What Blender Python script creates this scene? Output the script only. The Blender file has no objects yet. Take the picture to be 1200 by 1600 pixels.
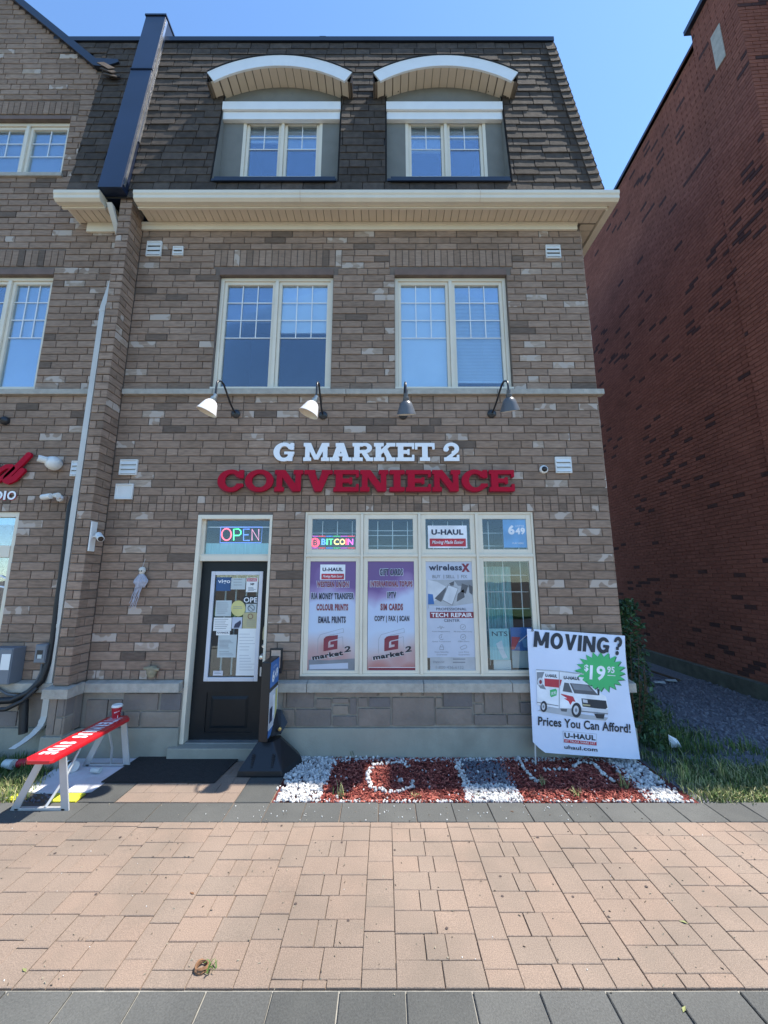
import bpy, bmesh, math, random
from mathutils import Vector, Matrix, Euler
random.seed(7)
R = math.radians
sc = bpy.context.scene
col = sc.collection
# ------------------------------------------------------------------ camera, sky, sun, exposure
CAMZ, CAMY, PITCH, FPX = 1.9, -4.6, R(9.93), 601.0
cam = bpy.data.objects.new('camera', bpy.data.cameras.new('camera'))
cam.data.sensor_fit = 'VERTICAL'; cam.data.sensor_height = 36.0
cam.data.lens = 36.0 * FPX / 1600.0
cam.data.clip_start = 0.05; cam.data.clip_end = 2000
cam.location = (0, CAMY, CAMZ); cam.rotation_euler = (R(90) + PITCH, 0, 0)
col.objects.link(cam); sc.camera = cam
SUN = Vector((0.48, 0.032, 1.0)).normalized()
world = bpy.data.worlds.new('World'); sc.world = world; world.use_nodes = True
wn = world.node_tree; bg = wn.nodes['Background']
sky = wn.nodes.new('ShaderNodeTexSky'); sky.sky_type = 'NISHITA'; sky.sun_disc = False
sky.sun_elevation = math.asin(SUN.z); sky.sun_rotation = math.atan2(SUN.x, SUN.y)
sky.air_density = 1.0; sky.dust_density = 0.1; sky.ozone_density = 1.6
tn = wn.nodes.new('ShaderNodeVectorMath'); tn.operation = 'MULTIPLY'; tn.inputs[1].default_value = (.76, .935, 1.06)
wn.links.new(sky.outputs[0], tn.inputs[0]); wn.links.new(tn.outputs[0], bg.inputs[0]); bg.inputs[1].default_value = 0.135
sl = bpy.data.lights.new('sun', 'SUN'); sl.energy = 4.1; sl.angle = R(0.5); sl.color = (1, .94, .85)
so = bpy.data.objects.new('sun', sl); so.rotation_euler = SUN.to_track_quat('Z', 'Y').to_euler(); so.location = (6, 0, 14)
col.objects.link(so)
sc.view_settings.view_transform = 'Standard'; sc.view_settings.look = 'None'
sc.view_settings.gamma = 1; sc.view_settings.use_curve_mapping = False
sc.view_settings.exposure = 1.18

# ------------------------------------------------------------------ pixel (1200x1600 photo) <-> place
def ray(u, v):
    x = (u - 600) / FPX; y = (800 - v) / FPX; c, s = math.cos(PITCH), math.sin(PITCH)
    return Vector((x, c - y * s, s + y * c))
def F(u, v, Y=0.0):
    r = ray(u, v); k = (Y - CAMY) / r.y
    return Vector((r.x * k, Y, CAMZ + r.z * k))
def G(u, v, Z=0.0):
    r = ray(u, v); k = (Z - CAMZ) / r.z
    return Vector((r.x * k, CAMY + r.y * k, Z))
def FX(u, v, Y=0.0): return F(u, v, Y).x
def FZ(v, Y=0.0): return F(600, v, Y).z
def proj(p):
    c, s = math.cos(PITCH), math.sin(PITCH); d = p[1] - CAMY; h = p[2] - CAMZ
    f = d * c + h * s
    if f <= 0.05: return None
    return 600 + FPX * p[0] / f, 800 - FPX * (h * c - d * s) / f, f

# ------------------------------------------------------------------ tagging
def tag(o, label=None, cat=None, group=None, kind=None):
    if label: o['label'] = label
    if cat: o['category'] = cat
    if group: o['group'] = group
    if kind: o['kind'] = kind
    return o
def empty(name, loc=(0, 0, 0), rz=0, **k):
    o = bpy.data.objects.new(name, None); o.empty_display_size = .1
    o.location = loc; o.rotation_euler = (0, 0, rz); col.objects.link(o); return tag(o, **k)
def link(name, me, parent=None, loc=None, rot=None, scale=None):
    o = bpy.data.objects.new(name, me)
    if loc is not None: o.location = loc
    if rot is not None: o.rotation_euler = rot
    if scale is not None: o.scale = scale
    if parent is not None: o.parent = parent
    col.objects.link(o); return o
def wmat(o):
    b = Matrix.LocRotScale(o.location, o.rotation_euler, o.scale)
    return b if o.parent is None else wmat(o.parent) @ o.matrix_parent_inverse @ b
def W(parent, o):
    """put o (built in world coordinates) under parent without moving it"""
    m = wmat(parent)
    o.parent = parent; o.matrix_parent_inverse = m.inverted(); return o

# ------------------------------------------------------------------ materials
MATS = {}
def srgb(r, g, b):
    f = lambda c: (c / 12.92 if c <= .04045 else ((c + .055) / 1.055) ** 2.4)
    return (f(r / 255), f(g / 255), f(b / 255))
def pm(name, base, rough=.6, var=.15, scale=6, bump=.0, bscale=80, metal=0, stretch=(1, 1, 1), spec=.5, dirt=0, dirtcol=(.05, .04, .03), emit=None, tone=None, coat=0):
    m = bpy.data.materials.new(name); m.use_nodes = True; nt = m.node_tree; N = nt.nodes; L = nt.links
    b = N['Principled BSDF']; b.inputs['Roughness'].default_value = rough; b.inputs['Metallic'].default_value = metal
    b.inputs['Specular IOR Level'].default_value = spec
    if coat: b.inputs['Coat Weight'].default_value = coat
    geo = N.new('ShaderNodeNewGeometry'); mp = N.new('ShaderNodeMapping'); mp.inputs['Scale'].default_value = stretch
    L.new(geo.outputs['Position'], mp.inputs[0])
    nz = N.new('ShaderNodeTexNoise'); nz.inputs['Scale'].default_value = scale; nz.inputs['Detail'].default_value = 5
    L.new(mp.outputs[0], nz.inputs['Vector'])
    mr = N.new('ShaderNodeMapRange'); mr.inputs[1].default_value = .3; mr.inputs[2].default_value = .7
    mr.inputs[3].default_value = 1 - var; mr.inputs[4].default_value = 1 + var
    L.new(nz.outputs[0], mr.inputs[0])
    if tone:
        at = N.new('ShaderNodeAttribute'); at.attribute_name = 'tone'
        cr = N.new('ShaderNodeValToRGB'); e = cr.color_ramp.elements
        e[0].position = tone[0][0]; e[0].color = (*tone[0][1], 1); e[1].position = tone[-1][0]; e[1].color = (*tone[-1][1], 1)
        for p, c in tone[1:-1]:
            q = e.new(p); q.color = (*c, 1)
        L.new(at.outputs['Fac'], cr.inputs[0]); src = cr.outputs[0]
    else:
        rgb = N.new('ShaderNodeRGB'); rgb.outputs[0].default_value = (*base, 1); src = rgb.outputs[0]
    mx = N.new('ShaderNodeVectorMath'); mx.operation = 'SCALE'
    L.new(src, mx.inputs[0]); L.new(mr.outputs[0], mx.inputs['Scale']); out = mx.outputs[0]
    if dirt:
        n2 = N.new('ShaderNodeTexNoise'); n2.inputs['Scale'].default_value = 1.7; n2.inputs['Detail'].default_value = 8; n2.inputs['Roughness'].default_value = .65
        L.new(geo.outputs['Position'], n2.inputs['Vector'])
        m2 = N.new('ShaderNodeMapRange'); m2.inputs[1].default_value = .48; m2.inputs[2].default_value = .72; m2.inputs[3].default_value = 0; m2.inputs[4].default_value = dirt
        L.new(n2.outputs[0], m2.inputs[0])
        mm = N.new('ShaderNodeMix'); mm.data_type = 'RGBA'; L.new(m2.outputs[0], mm.inputs[0]); L.new(out, mm.inputs[6]); mm.inputs[7].default_value = (*dirtcol, 1)
        out = mm.outputs[2]
    if dirt and tone:
        n3 = N.new('ShaderNodeTexNoise'); n3.inputs['Scale'].default_value = .55; n3.inputs['Detail'].default_value = 6; n3.inputs['Roughness'].default_value = .6
        L.new(geo.outputs['Position'], n3.inputs['Vector'])
        m3 = N.new('ShaderNodeMapRange'); m3.inputs[1].default_value = .35; m3.inputs[2].default_value = .65; m3.inputs[3].default_value = .84; m3.inputs[4].default_value = 1.12
        L.new(n3.outputs[0], m3.inputs[0]); sc3 = N.new('ShaderNodeVectorMath'); sc3.operation = 'SCALE'; L.new(out, sc3.inputs[0]); L.new(m3.outputs[0], sc3.inputs['Scale']); out = sc3.outputs[0]
    L.new(out, b.inputs['Base Color'])
    if bump:
        nb = N.new('ShaderNodeTexNoise'); nb.inputs['Scale'].default_value = bscale; nb.inputs['Detail'].default_value = 4
        L.new(geo.outputs['Position'], nb.inputs['Vector'])
        bp = N.new('ShaderNodeBump'); bp.inputs['Strength'].default_value = bump; bp.inputs['Distance'].default_value = .01
        L.new(nb.outputs[0], bp.inputs['Height']); L.new(bp.outputs[0], b.inputs['Normal'])
    if emit:
        b.inputs['Emission Color'].default_value = (*emit[0], 1); b.inputs['Emission Strength'].default_value = emit[1]
    MATS[name] = m; return m
def brick_mat(name, tone, smear=None, smearcol=(.45, .40, .36), mott=.22):
    m = pm(name, (0, 0, 0), rough=.9, var=mott, scale=9, stretch=(1, 1, 5), bump=.5, bscale=140, tone=tone, spec=.2, dirt=.25, dirtcol=tuple(c * .55 for c in tone[len(tone) // 2][1]))
    if smear:
        nt = m.node_tree; N = nt.nodes; L = nt.links; b = N['Principled BSDF']
        src = b.inputs['Base Color'].links[0].from_socket
        at = [n for n in N if n.type == 'ATTRIBUTE'][0]; geo = [n for n in N if n.type == 'NEW_GEOMETRY'][0]
        w = N.new('ShaderNodeTexNoise'); w.inputs['Scale'].default_value = 7; w.inputs['Detail'].default_value = 1
        L.new(geo.outputs['Position'], w.inputs['Vector'])
        th = N.new('ShaderNodeMapRange'); th.inputs[1].default_value = .50; th.inputs[2].default_value = .53
        L.new(w.outputs[0], th.inputs[0])
        gt = N.new('ShaderNodeMath'); gt.operation = 'GREATER_THAN'; gt.inputs[1].default_value = smear; L.new(at.outputs['Fac'], gt.inputs[0])
        mu = N.new('ShaderNodeMath'); mu.operation = 'MULTIPLY'; L.new(th.outputs[0], mu.inputs[0]); L.new(gt.outputs[0], mu.inputs[1])
        mm = N.new('ShaderNodeMix'); mm.data_type = 'RGBA'; L.new(mu.outputs[0], mm.inputs[0]); L.new(src, mm.inputs[6]); mm.inputs[7].default_value = (*smearcol, 1)
        L.new(mm.outputs[2], b.inputs['Base Color'])
    return m
def glass_mat(name, fac, tint=(1, 1, 1), rough=.01, grime=.0):
    m = bpy.data.materials.new(name); m.use_nodes = True; nt = m.node_tree; N = nt.nodes; L = nt.links
    N.remove(N['Principled BSDF']); out = [n for n in N if n.type == 'OUTPUT_MATERIAL'][0]
    tr = N.new('ShaderNodeBsdfTransparent'); tr.inputs[0].default_value = (*tint, 1)
    gl = N.new('ShaderNodeBsdfGlossy'); gl.inputs['Roughness'].default_value = rough; gl.inputs[0].default_value = (.92, .95, 1, 1)
    geo = N.new('ShaderNodeNewGeometry'); nz = N.new('ShaderNodeTexNoise'); nz.inputs['Scale'].default_value = 2.2
    L.new(geo.outputs['Position'], nz.inputs['Vector'])
    bp = N.new('ShaderNodeBump'); bp.inputs['Strength'].default_value = .02; bp.inputs['Distance'].default_value = .05
    L.new(nz.outputs[0], bp.inputs['Height']); L.new(bp.outputs[0], gl.inputs['Normal'])
    lw = N.new('ShaderNodeLayerWeight'); lw.inputs[0].default_value = .35
    ad = N.new('ShaderNodeMath'); ad.operation = 'MULTIPLY_ADD'; ad.inputs[1].default_value = .5; ad.inputs[2].default_value = fac; ad.use_clamp = True
    L.new(lw.outputs['Fresnel'], ad.inputs[0])
    mx = N.new('ShaderNodeMixShader'); L.new(ad.outputs[0], mx.inputs[0]); L.new(tr.outputs[0], mx.inputs[1]); L.new(gl.outputs[0], mx.inputs[2])
    L.new(mx.outputs[0], out.inputs[0]); MATS[name] = m; return m

TAUPE = [(0, (.150, .110, .086)), (.1, (.225, .158, .117)), (.5, (.290, .200, .147)), (.82, (.335, .237, .178)), (.86, (.31, .22, .166)), (1, (.40, .315, .250))]
REDT = [(0, (.075, .040, .038)), (.12, (.09, .044, .040)), (.16, (.235, .088, .062)), (.6, (.26, .098, .068)), (1, (.285, .110, .077))]
brick_mat('brown_brick', TAUPE, smear=.86, smearcol=(.48, .40, .34))
brick_mat('red_brick', REDT, mott=.2)
pm('mortar', (.165, .128, .105), rough=.95, var=.2, bump=.4)
pm('red_mortar', (.25, .12, .09), rough=.95, var=.2, bump=.3)
pm('stone_block', (0, 0, 0), rough=.9, var=.14, scale=4, bump=.9, bscale=22, dirt=.3, dirtcol=(.13, .10, .085), tone=[(0, (.17, .150, .145)), (.4, (.235, .190, .16)), (.75, (.27, .215, .175)), (1, (.30, .24, .19))])
pm('stone_mortar', (.30, .265, .225), rough=.95, var=.15, bump=.3)
pm('cast_stone', (.42, .385, .33), rough=.85, var=.14, scale=14, bump=.8, bscale=60, dirt=.35, dirtcol=(.2, .18, .16))
pm('concrete', (.31, .30, .25), rough=.9, var=.12, scale=3, bump=.3, dirt=.5, dirtcol=(.19, .185, .155))
pm('cream_vinyl', (.74, .66, .53), rough=.45, var=.04, scale=3, dirt=.12, dirtcol=(.4, .35, .27))
pm('cream_soffit', (.66, .55, .42), rough=.5, var=.04, scale=3, dirt=.1, dirtcol=(.4, .33, .25))
pm('soffit_gap', (.22, .18, .14), rough=.7)
pm('white_trim', (.78, .78, .77), rough=.4, var=.03)
pm('grey_stucco', (.20, .195, .175), rough=.95, var=.06, bump=.5, bscale=200)
pm('dark_flashing', (.012, .016, .028), rough=.32, var=.2, scale=2, spec=.6)
pm('fin_metal', (.010, .018, .042), rough=.30, var=.3, scale=1.5, spec=.6)
pm('bright_flashing', (.55, .55, .55), rough=.3, metal=.9)
pm('shingle', (0, 0, 0), rough=.95, var=.22, scale=12, bump=.8, bscale=260, spec=.2, tone=[(0, (.060, .048, .040)), (.5, (.080, .064, .053)), (1, (.104, .083, .069))])
pm('shingle_base', (.02, .017, .016), rough=.95)
pm('steel_lintel', (.17, .11, .085), rough=.7)
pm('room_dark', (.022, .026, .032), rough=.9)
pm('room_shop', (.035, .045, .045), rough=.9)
pm('blind', (.80, .84, .85), rough=.6, var=.03)
pm('blind_grey', (.30, .33, .36), rough=.6)
pm('blind_pale', (.88, .92, .93), rough=.6, var=.03)
pm('white_letter', (.85, .86, .88), rough=.4, var=.02)
pm('red_letter', (.40, .007, .028), rough=.7, spec=.15, var=.06)
pm('lamp_white', (.72, .69, .68), rough=.35, var=.03)
pm('lamp_cream', (.75, .68, .56), rough=.5, var=.03)
pm('lamp_grey', (.10, .105, .115), rough=.35, var=.05)
pm('lamp_dark', (.02, .022, .026), rough=.35)
pm('galvanised', (.35, .36, .36), rough=.4, metal=.6)
pm('door_black', (.006, .009, .012), rough=.38, spec=.3, var=.15, dirt=.1, dirtcol=(.08, .08, .08))
pm('door_trim', (.62, .62, .66), rough=.4, var=.04)
pm('plastic_white', (.72, .72, .70), rough=.4, var=.04, dirt=.1, dirtcol=(.35, .3, .25))
pm('vent_dark', (.06, .06, .06), rough=.8)
pm('downspout', (.62, .60, .56), rough=.4, var=.05, dirt=.2, dirtcol=(.4, .35, .28))
pm('conduit', (.014, .015, .018), rough=.5)
pm('grey_box', (.16, .18, .21), rough=.45, var=.05)
pm('cable_grey', (.10, .11, .12), rough=.5)
pm('black_plastic', (.010, .011, .014), rough=.35, var=.1)
pm('brass', (.5, .38, .15), rough=.3, metal=.8)
pm('seat_red', (.56, .012, .020), rough=.3, var=.06, coat=.3)
pm('leg_grey', (.45, .46, .47), rough=.35, metal=.3, var=.06)
pm('cup_red', (.42, .015, .03), rough=.45)
pm('paper_white', (.78, .78, .76), rough=.6, var=.03)
pm('paper_grey', (.50, .55, .55), rough=.6, var=.06)
pm('paper_yellow', (.60, .55, .22), rough=.6, var=.08)
pm('paper_tan', (.45, .40, .22), rough=.6, var=.1)
pm('vigo_blue', (.03, .09, .22), rough=.5)
pm('print_black', (.018, .02, .03), rough=.5)
pm('print_navy', (.03, .035, .07), rough=.5)
pm('print_maroon', (.22, .03, .05), rough=.5)
pm('print_red', (.50, .03, .05), rough=.5)
pm('print_grey', (.22, .23, .25), rough=.5)
pm('print_midgrey', (.42, .43, .45), rough=.5, var=.12)
pm('print_green', (.05, .45, .14), rough=.5, var=.05)
pm('print_darkgreen', (.03, .16, .07), rough=.5)
pm('print_white', (.80, .81, .84), rough=.5)
pm('print_blue', (.05, .16, .42), rough=.5)
pm('print_lightblue', (.18, .38, .62), rough=.5)
pm('banner_vinyl', (.66, .71, .84), rough=.45, var=.04, scale=3, bump=.6, bscale=5)
pm('curtain_teal', (.35, .62, .64), rough=.8, var=.12, scale=10, stretch=(6, 1, .4))
pm('poster_grey', (.50, .53, .62), rough=.5, var=.05)
pm('chrome', (.6, .6, .6), rough=.2, metal=1)
pm('mat_rubber', (.022, .020, .020), rough=.9, var=.25, scale=30, bump=.8, bscale=200)
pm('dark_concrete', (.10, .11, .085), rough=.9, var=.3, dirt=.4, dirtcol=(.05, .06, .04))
pm('sheet_white', (.66, .67, .70), rough=.8, var=.12, scale=5, dirt=.3, dirtcol=(.25, .24, .24))
pm('yellow_paint', (.72, .68, .05), rough=.6, var=.1)
pm('soil', (.11, .085, .06), rough=.95, var=.4, scale=14, bump=.8, bscale=40)
pm('lane_gravel', (.13, .135, .15), rough=.95, var=.5, scale=45, bump=1.0, bscale=70)
pm('asphalt', (.05, .05, .052), rough=.9, var=.2, scale=30, bump=.4)
pm('sidewalk', (.33, .32, .30), rough=.9, var=.1, bump=.3)
pm('joint_sand', (.20, .15, .115), rough=.95, var=.3, scale=20)
pm('joint_pale', (.26, .25, .22), rough=.95, var=.2, scale=20)
pm('paver', (0, 0, 0), rough=.85, var=.26, scale=170, bump=.5, bscale=220, dirt=.65, dirtcol=(.17, .138, .108), tone=[(0, (.225, .174, .136)), (.5, (.240, .180, .139)), (1, (.256, .186, .141))])
pm('tile_grey', (0, 0, 0), rough=.85, var=.22, scale=110, bump=.5, bscale=220, dirt=.3, dirtcol=(.16, .16, .145), tone=[(0, (.068, .070, .066)), (1, (.095, .096, .090))])
pm('pebble', (0, 0, 0), rough=.7, var=.06, scale=20, tone=[(0, (.30, .30, .30)), (.4, (.48, .47, .45)), (1, (.64, .63, .60))])
pm('pebble_grey', (0, 0, 0), rough=.8, var=.1, scale=20, tone=[(0, (.10, .10, .12)), (1, (.30, .30, .32))])
pm('mulch', (0, 0, 0), rough=.9, var=.2, scale=30, tone=[(0, (.06, .015, .012)), (.5, (.24, .040, .028)), (1, (.50, .17, .12))])
pm('mulch_base', (.12, .022, .018), rough=.95, var=.4, scale=40, bump=1, bscale=60)
pm('grass', (0, 0, 0), rough=.7, var=.2, scale=3, tone=[(0, (.035, .075, .015)), (.6, (.085, .150, .030)), (.85, (.17, .22, .055)), (1, (.42, .38, .19))])
pm('leaf', (0, 0, 0), rough=.6, var=.2, scale=3, tone=[(0, (.012, .040, .018)), (1, (.05, .11, .035))])
pm('stem', (.09, .06, .035), rough=.9)
pm('leaf_dry', (.19, .095, .045), rough=.8, var=.3, scale=40)
pm('cloth_grey', (.38, .38, .44), rough=.9, var=.2, scale=30)
pm('bone', (.60, .56, .50), rough=.7)
pm('camera_lens', (.01, .01, .012), rough=.1)
glass_mat('window_glass', .09, tint=(.86, .93, .98))
glass_mat('shop_glass', .03, tint=(.93, .97, .98))
glass_mat('door_glass', .06, tint=(.85, .92, .93))
def neon(name, c, s): return pm(name, c, rough=.4, var=0, emit=(c, s))
neon('neon_red', (1, .12, .18), 1.3); neon('neon_green', (.1, 1, .35), 1.0); neon('neon_blue', (.15, .3, .9), .55); neon('neon_pink', (.8, .35, .5), .55)
neon('led_red', (1, .05, .1), 1.2); neon('led_blue', (.1, .3, 1), 1.0); neon('led_green', (.1, .8, .25), .9); neon('led_yellow', (1, .75, .2), 1.0); neon('led_magenta', (.9, .1, .9), .9)
# poster print: purple at the head, pale blue in the middle, warm red at the foot (printed colours)
def poster_mat():
    m = pm('poster_print', (1, 1, 1), rough=.45, var=0); nt = m.node_tree; N = nt.nodes; L = nt.links; b = N['Principled BSDF']
    g = N.new('ShaderNodeNewGeometry'); s = N.new('ShaderNodeSeparateXYZ'); L.new(g.outputs['Position'], s.inputs[0])
    n = N.new('ShaderNodeTexVoronoi'); n.inputs['Scale'].default_value = 3.2; L.new(g.outputs['Position'], n.inputs['Vector'])
    a = N.new('ShaderNodeMath'); a.operation = 'MULTIPLY_ADD'; a.inputs[1].default_value = .34; L.new(n.outputs['Distance'], a.inputs[0]); L.new(s.outputs['Z'], a.inputs[2])
    mr = N.new('ShaderNodeMapRange'); mr.inputs[1].default_value = .95; mr.inputs[2].default_value = 2.2; L.new(a.outputs[0], mr.inputs[0])
    cr = N.new('ShaderNodeValToRGB'); e = cr.color_ramp.elements
    e[0].position = 0; e[0].color = (.27, .07, .09, 1); e[1].position = 1; e[1].color = (.16, .09, .24, 1)
    for p, c in [(.12, (.44, .19, .17)), (.26, (.54, .45, .46)), (.45, (.52, .60, .74)), (.68, (.50, .56, .74)), (.80, (.33, .24, .44)), (.9, (.17, .09, .26))]:
        q = e.new(p); q.color = (*c, 1)
    L.new(mr.outputs[0], cr.inputs[0]); L.new(cr.outputs[0], b.inputs['Base Color'])
poster_mat()

# ------------------------------------------------------------------ mesh builder
class MB:
    def __init__(s): s.v = []; s.f = []; s.m = []; s.t = []
    def add(s, vs, fs, m=0, t=.5):
        o = len(s.v); s.v += [tuple(p) for p in vs]
        for f in fs: s.f.append([i + o for i in f]); s.m.append(m); s.t.append(t)
        return s
    def box(s, x0, x1, y0, y1, z0, z1, m=0, t=.5):
        if x0 > x1: x0, x1 = x1, x0
        if y0 > y1: y0, y1 = y1, y0
        if z0 > z1: z0, z1 = z1, z0
        return s.add([(x0, y0, z0), (x1, y0, z0), (x1, y1, z0), (x0, y1, z0), (x0, y0, z1), (x1, y0, z1), (x1, y1, z1), (x0, y1, z1)],
                     [(3, 2, 1, 0), (4, 5, 6, 7), (0, 1, 5, 4), (1, 2, 6, 5), (2, 3, 7, 6), (3, 0, 4, 7)], m, t)
    def poly(s, pts, m=0, t=.5): return s.add(pts, [list(range(len(pts)))], m, t)
    def prism(s, pts, off, m=0, t=.5):
        n = len(pts); P = [Vector(p) for p in pts]; Q = [p + Vector(off) for p in P]
        return s.add(P + Q, [list(range(n)), list(range(2 * n - 1, n - 1, -1))] + [(i, i + n, (i + 1) % n + n, (i + 1) % n) for i in range(n)], m, t)
    def tube(s, path, r, n=8, m=0, t=.5, cap=True):
        P = [Vector(p) for p in path]; rs = r if isinstance(r, (list, tuple)) else [r] * len(P); vs = []; up = Vector((0, 0, 1))
        prev = None
        for i, p in enumerate(P):
            d = (P[min(i + 1, len(P) - 1)] - P[max(i - 1, 0)]).normalized()
            if prev is None: a = d.cross(up if abs(d.z) < .9 else Vector((1, 0, 0))).normalized()
            else: a = (prev - d * prev.dot(d)).normalized()
            prev = a; b = d.cross(a)
            for k in range(n):
                an = 2 * math.pi * k / n; vs.append(p + (a * math.cos(an) + b * math.sin(an)) * rs[i])
        fs = [(i * n + k, i * n + (k + 1) % n, (i + 1) * n + (k + 1) % n, (i + 1) * n + k) for i in range(len(P) - 1) for k in range(n)]
        if cap: fs += [list(range(n - 1, -1, -1)), list(range((len(P) - 1) * n, len(P) * n))]
        return s.add(vs, fs, m, t)
    def lathe(s, prof, M=None, n=20, m=0, t=.5):
        M = M or Matrix.Identity(4); vs = []
        for r, h in prof:
            for k in range(n):
                a = 2 * math.pi * k / n; vs.append(M @ Vector((r * math.cos(a), r * math.sin(a), h)))
        return s.add(vs, [(i * n + k, i * n + (k + 1) % n, (i + 1) * n + (k + 1) % n, (i + 1) * n + k) for i in range(len(prof) - 1) for k in range(n)], m, t)
    def mesh(s, name, mats, smooth=False, bevel=0, tone=False):
        me = bpy.data.meshes.new(name); me.from_pydata(s.v, [], s.f)
        for mm in (mats if isinstance(mats, (list, tuple)) else [mats]): me.materials.append(MATS[mm])
        me.polygons.foreach_set('material_index', s.m)
        if tone:
            a = me.attributes.new('tone', 'FLOAT', 'FACE'); a.data.foreach_set('value', s.t)
        if bevel:
            bm = bmesh.new(); bm.from_mesh(me); bmesh.ops.recalc_face_normals(bm, faces=bm.faces)
            bmesh.ops.bevel(bm, geom=[e for e in bm.edges if len(e.link_faces) == 2 and e.calc_face_angle(0) > .5], offset=bevel, segments=2, affect='EDGES', profile=.6)
            bm.to_mesh(me); bm.free()
        if smooth:
            me.polygons.foreach_set('use_smooth', [True] * len(me.polygons))
            try: me.set_sharp_from_angle(angle=R(40))
            except Exception: pass
        me.update(); return me
    def build(s, name, mats, parent=None, smooth=False, bevel=0, tone=False, world=True):
        o = link(name, s.mesh(name, mats, smooth, bevel, tone))
        if parent is not None:
            if world: W(parent, o)
            else: o.parent = parent
        return o
def copy_tree(o, parent=None):
    c = o.copy(); col.objects.link(c)
    if parent is not None: c.parent = parent; c.matrix_parent_inverse = o.matrix_parent_inverse.copy()
    for ch in [x for x in o.children]: copy_tree(ch, c)
    return c

# ------------------------------------------------------------------ writing
_fc = {}
def text_mesh(s, bold, shear, sp=None):
    k = (s, bold, shear, sp)
    if k in _fc: return _fc[k]
    cu = bpy.data.curves.new('t', 'FONT'); cu.body = s; cu.offset = bold; cu.shear = shear; cu.resolution_u = 3; cu.space_character = sp or 1 + bold * 1.8
    o = bpy.data.objects.new('t', cu); col.objects.link(o)
    dg = bpy.context.evaluated_depsgraph_get(); me = bpy.data.meshes.new_from_object(o.evaluated_get(dg))
    vs = [tuple(v.co) for v in me.vertices]; fs = [list(p.vertices) for p in me.polygons]
    bpy.data.objects.remove(o); bpy.data.curves.remove(cu); bpy.data.meshes.remove(me)
    xs = [v[0] for v in vs]; ys = [v[1] for v in vs]; x0, x1, y0, y1 = min(xs), max(xs), min(ys), max(ys)
    _fc[k] = ([((v[0] - x0) / (x1 - x0), (v[1] - y0) / (y1 - y0)) for v in vs], fs); return _fc[k]
def txt(s, ll, lr, ul, m, parent, bold=.0, shear=0, lift=.0008, name='lettering', sp=None):
    vs, fs = text_mesh(s, bold, shear, sp); ll, lr, ul = Vector(ll), Vector(lr), Vector(ul)
    a = lr - ll; b = ul - ll; n = a.cross(b).normalized()
    q = MB(); q.add([ll + a * x + b * y + n * lift for x, y in vs], fs)
    return q.build(name, m, parent)
def txp(s, u0, v0, u1, v1, Y, m, parent, **k):
    ll = F(u0, v1, Y); lr = F(u1, v1, Y); top = FZ(v0, Y)
    return txt(s, ll, (lr.x, Y, ll.z), (ll.x, Y, top), m, parent, **k)
def rectp(u0, v0, u1, v1, Y):
    vm = (v0 + v1) / 2; return FX(u0, vm, Y), FX(u1, vm, Y), FZ(v1, Y), FZ(v0, Y)
# shape letters from strokes: union of simple shapes on a grid, contour by marching squares
def f_poly(pts):
    A = sum(pts[i][0] * pts[(i + 1) % len(pts)][1] - pts[(i + 1) % len(pts)][0] * pts[i][1] for i in range(len(pts)))
    if A < 0: pts = pts[::-1]
    E = []
    for i in range(len(pts)):
        (x0, y0), (x1, y1) = pts[i], pts[(i + 1) % len(pts)]; l = math.hypot(x1 - x0, y1 - y0)
        E.append((x0, y0, -(y1 - y0) / l, (x1 - x0) / l))
    return lambda x, y: min((x - a) * n + (y - b) * k for a, b, n, k in E)
def f_rect(x0, x1, y0, y1): return lambda x, y: min(x - x0, x1 - x, y - y0, y1 - y)
def f_ell(cx, cy, rx, ry): return lambda x, y: (1 - math.hypot((x - cx) / rx, (y - cy) / ry)) * min(rx, ry)
def f_sub(a, b): return lambda x, y: min(a(x, y), -b(x, y))
def f_and(a, b): return lambda x, y: min(a(x, y), b(x, y))
def f_or(*fs): return lambda x, y: max(f(x, y) for f in fs)
def f_stroke(pts, r):
    def g(x, y):
        best = 9
        for (ax, ay), (bx, by) in zip(pts, pts[1:]):
            dx, dy = bx - ax, by - ay; k = max(0, min(1, ((x - ax) * dx + (y - ay) * dy) / (dx * dx + dy * dy + 1e-9)))
            best = min(best, math.hypot(x - ax - k * dx, y - ay - k * dy))
        return r - best
    return g
def glyph_mesh(f, w, h, res=.022, P=None, pad=0.02):
    """filled 2D region f>=0 in the box [0,w]x[0,h] -> verts2d, faces"""
    x0, y0 = -pad, -pad; nx = int((w + 2 * pad) / res) + 2; ny = int((h + 2 * pad) / res) + 2
    val = [[f(x0 + i * res, y0 + j * res) for j in range(ny)] for i in range(nx)]
    V = []; K = {}; FS = []
    def vid(key, p):
        if key not in K: K[key] = len(V); V.append(p)
        return K[key]
    for i in range(nx - 1):
        for j in range(ny - 1):
            cs = [(i, j), (i + 1, j), (i + 1, j + 1), (i, j + 1)]; fv = [val[a][b] for a, b in cs]
            if max(fv) < 0: continue
            face = []
            for k in range(4):
                (a, b), (c, d) = cs[k], cs[(k + 1) % 4]; p, q = fv[k], fv[(k + 1) % 4]
                if p >= 0: face.append(vid((a, b), (x0 + a * res, y0 + b * res)))
                if (p >= 0) != (q >= 0):
                    t = p / (p - q); t = max(.02, min(.98, t)); key = tuple(sorted(((a, b), (c, d))))
                    face.append(vid(key, (x0 + (a + (c - a) * t) * res, y0 + (b + (d - b) * t) * res)))
            if len(face) >= 3: FS.append(face)
    return V, FS
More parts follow.
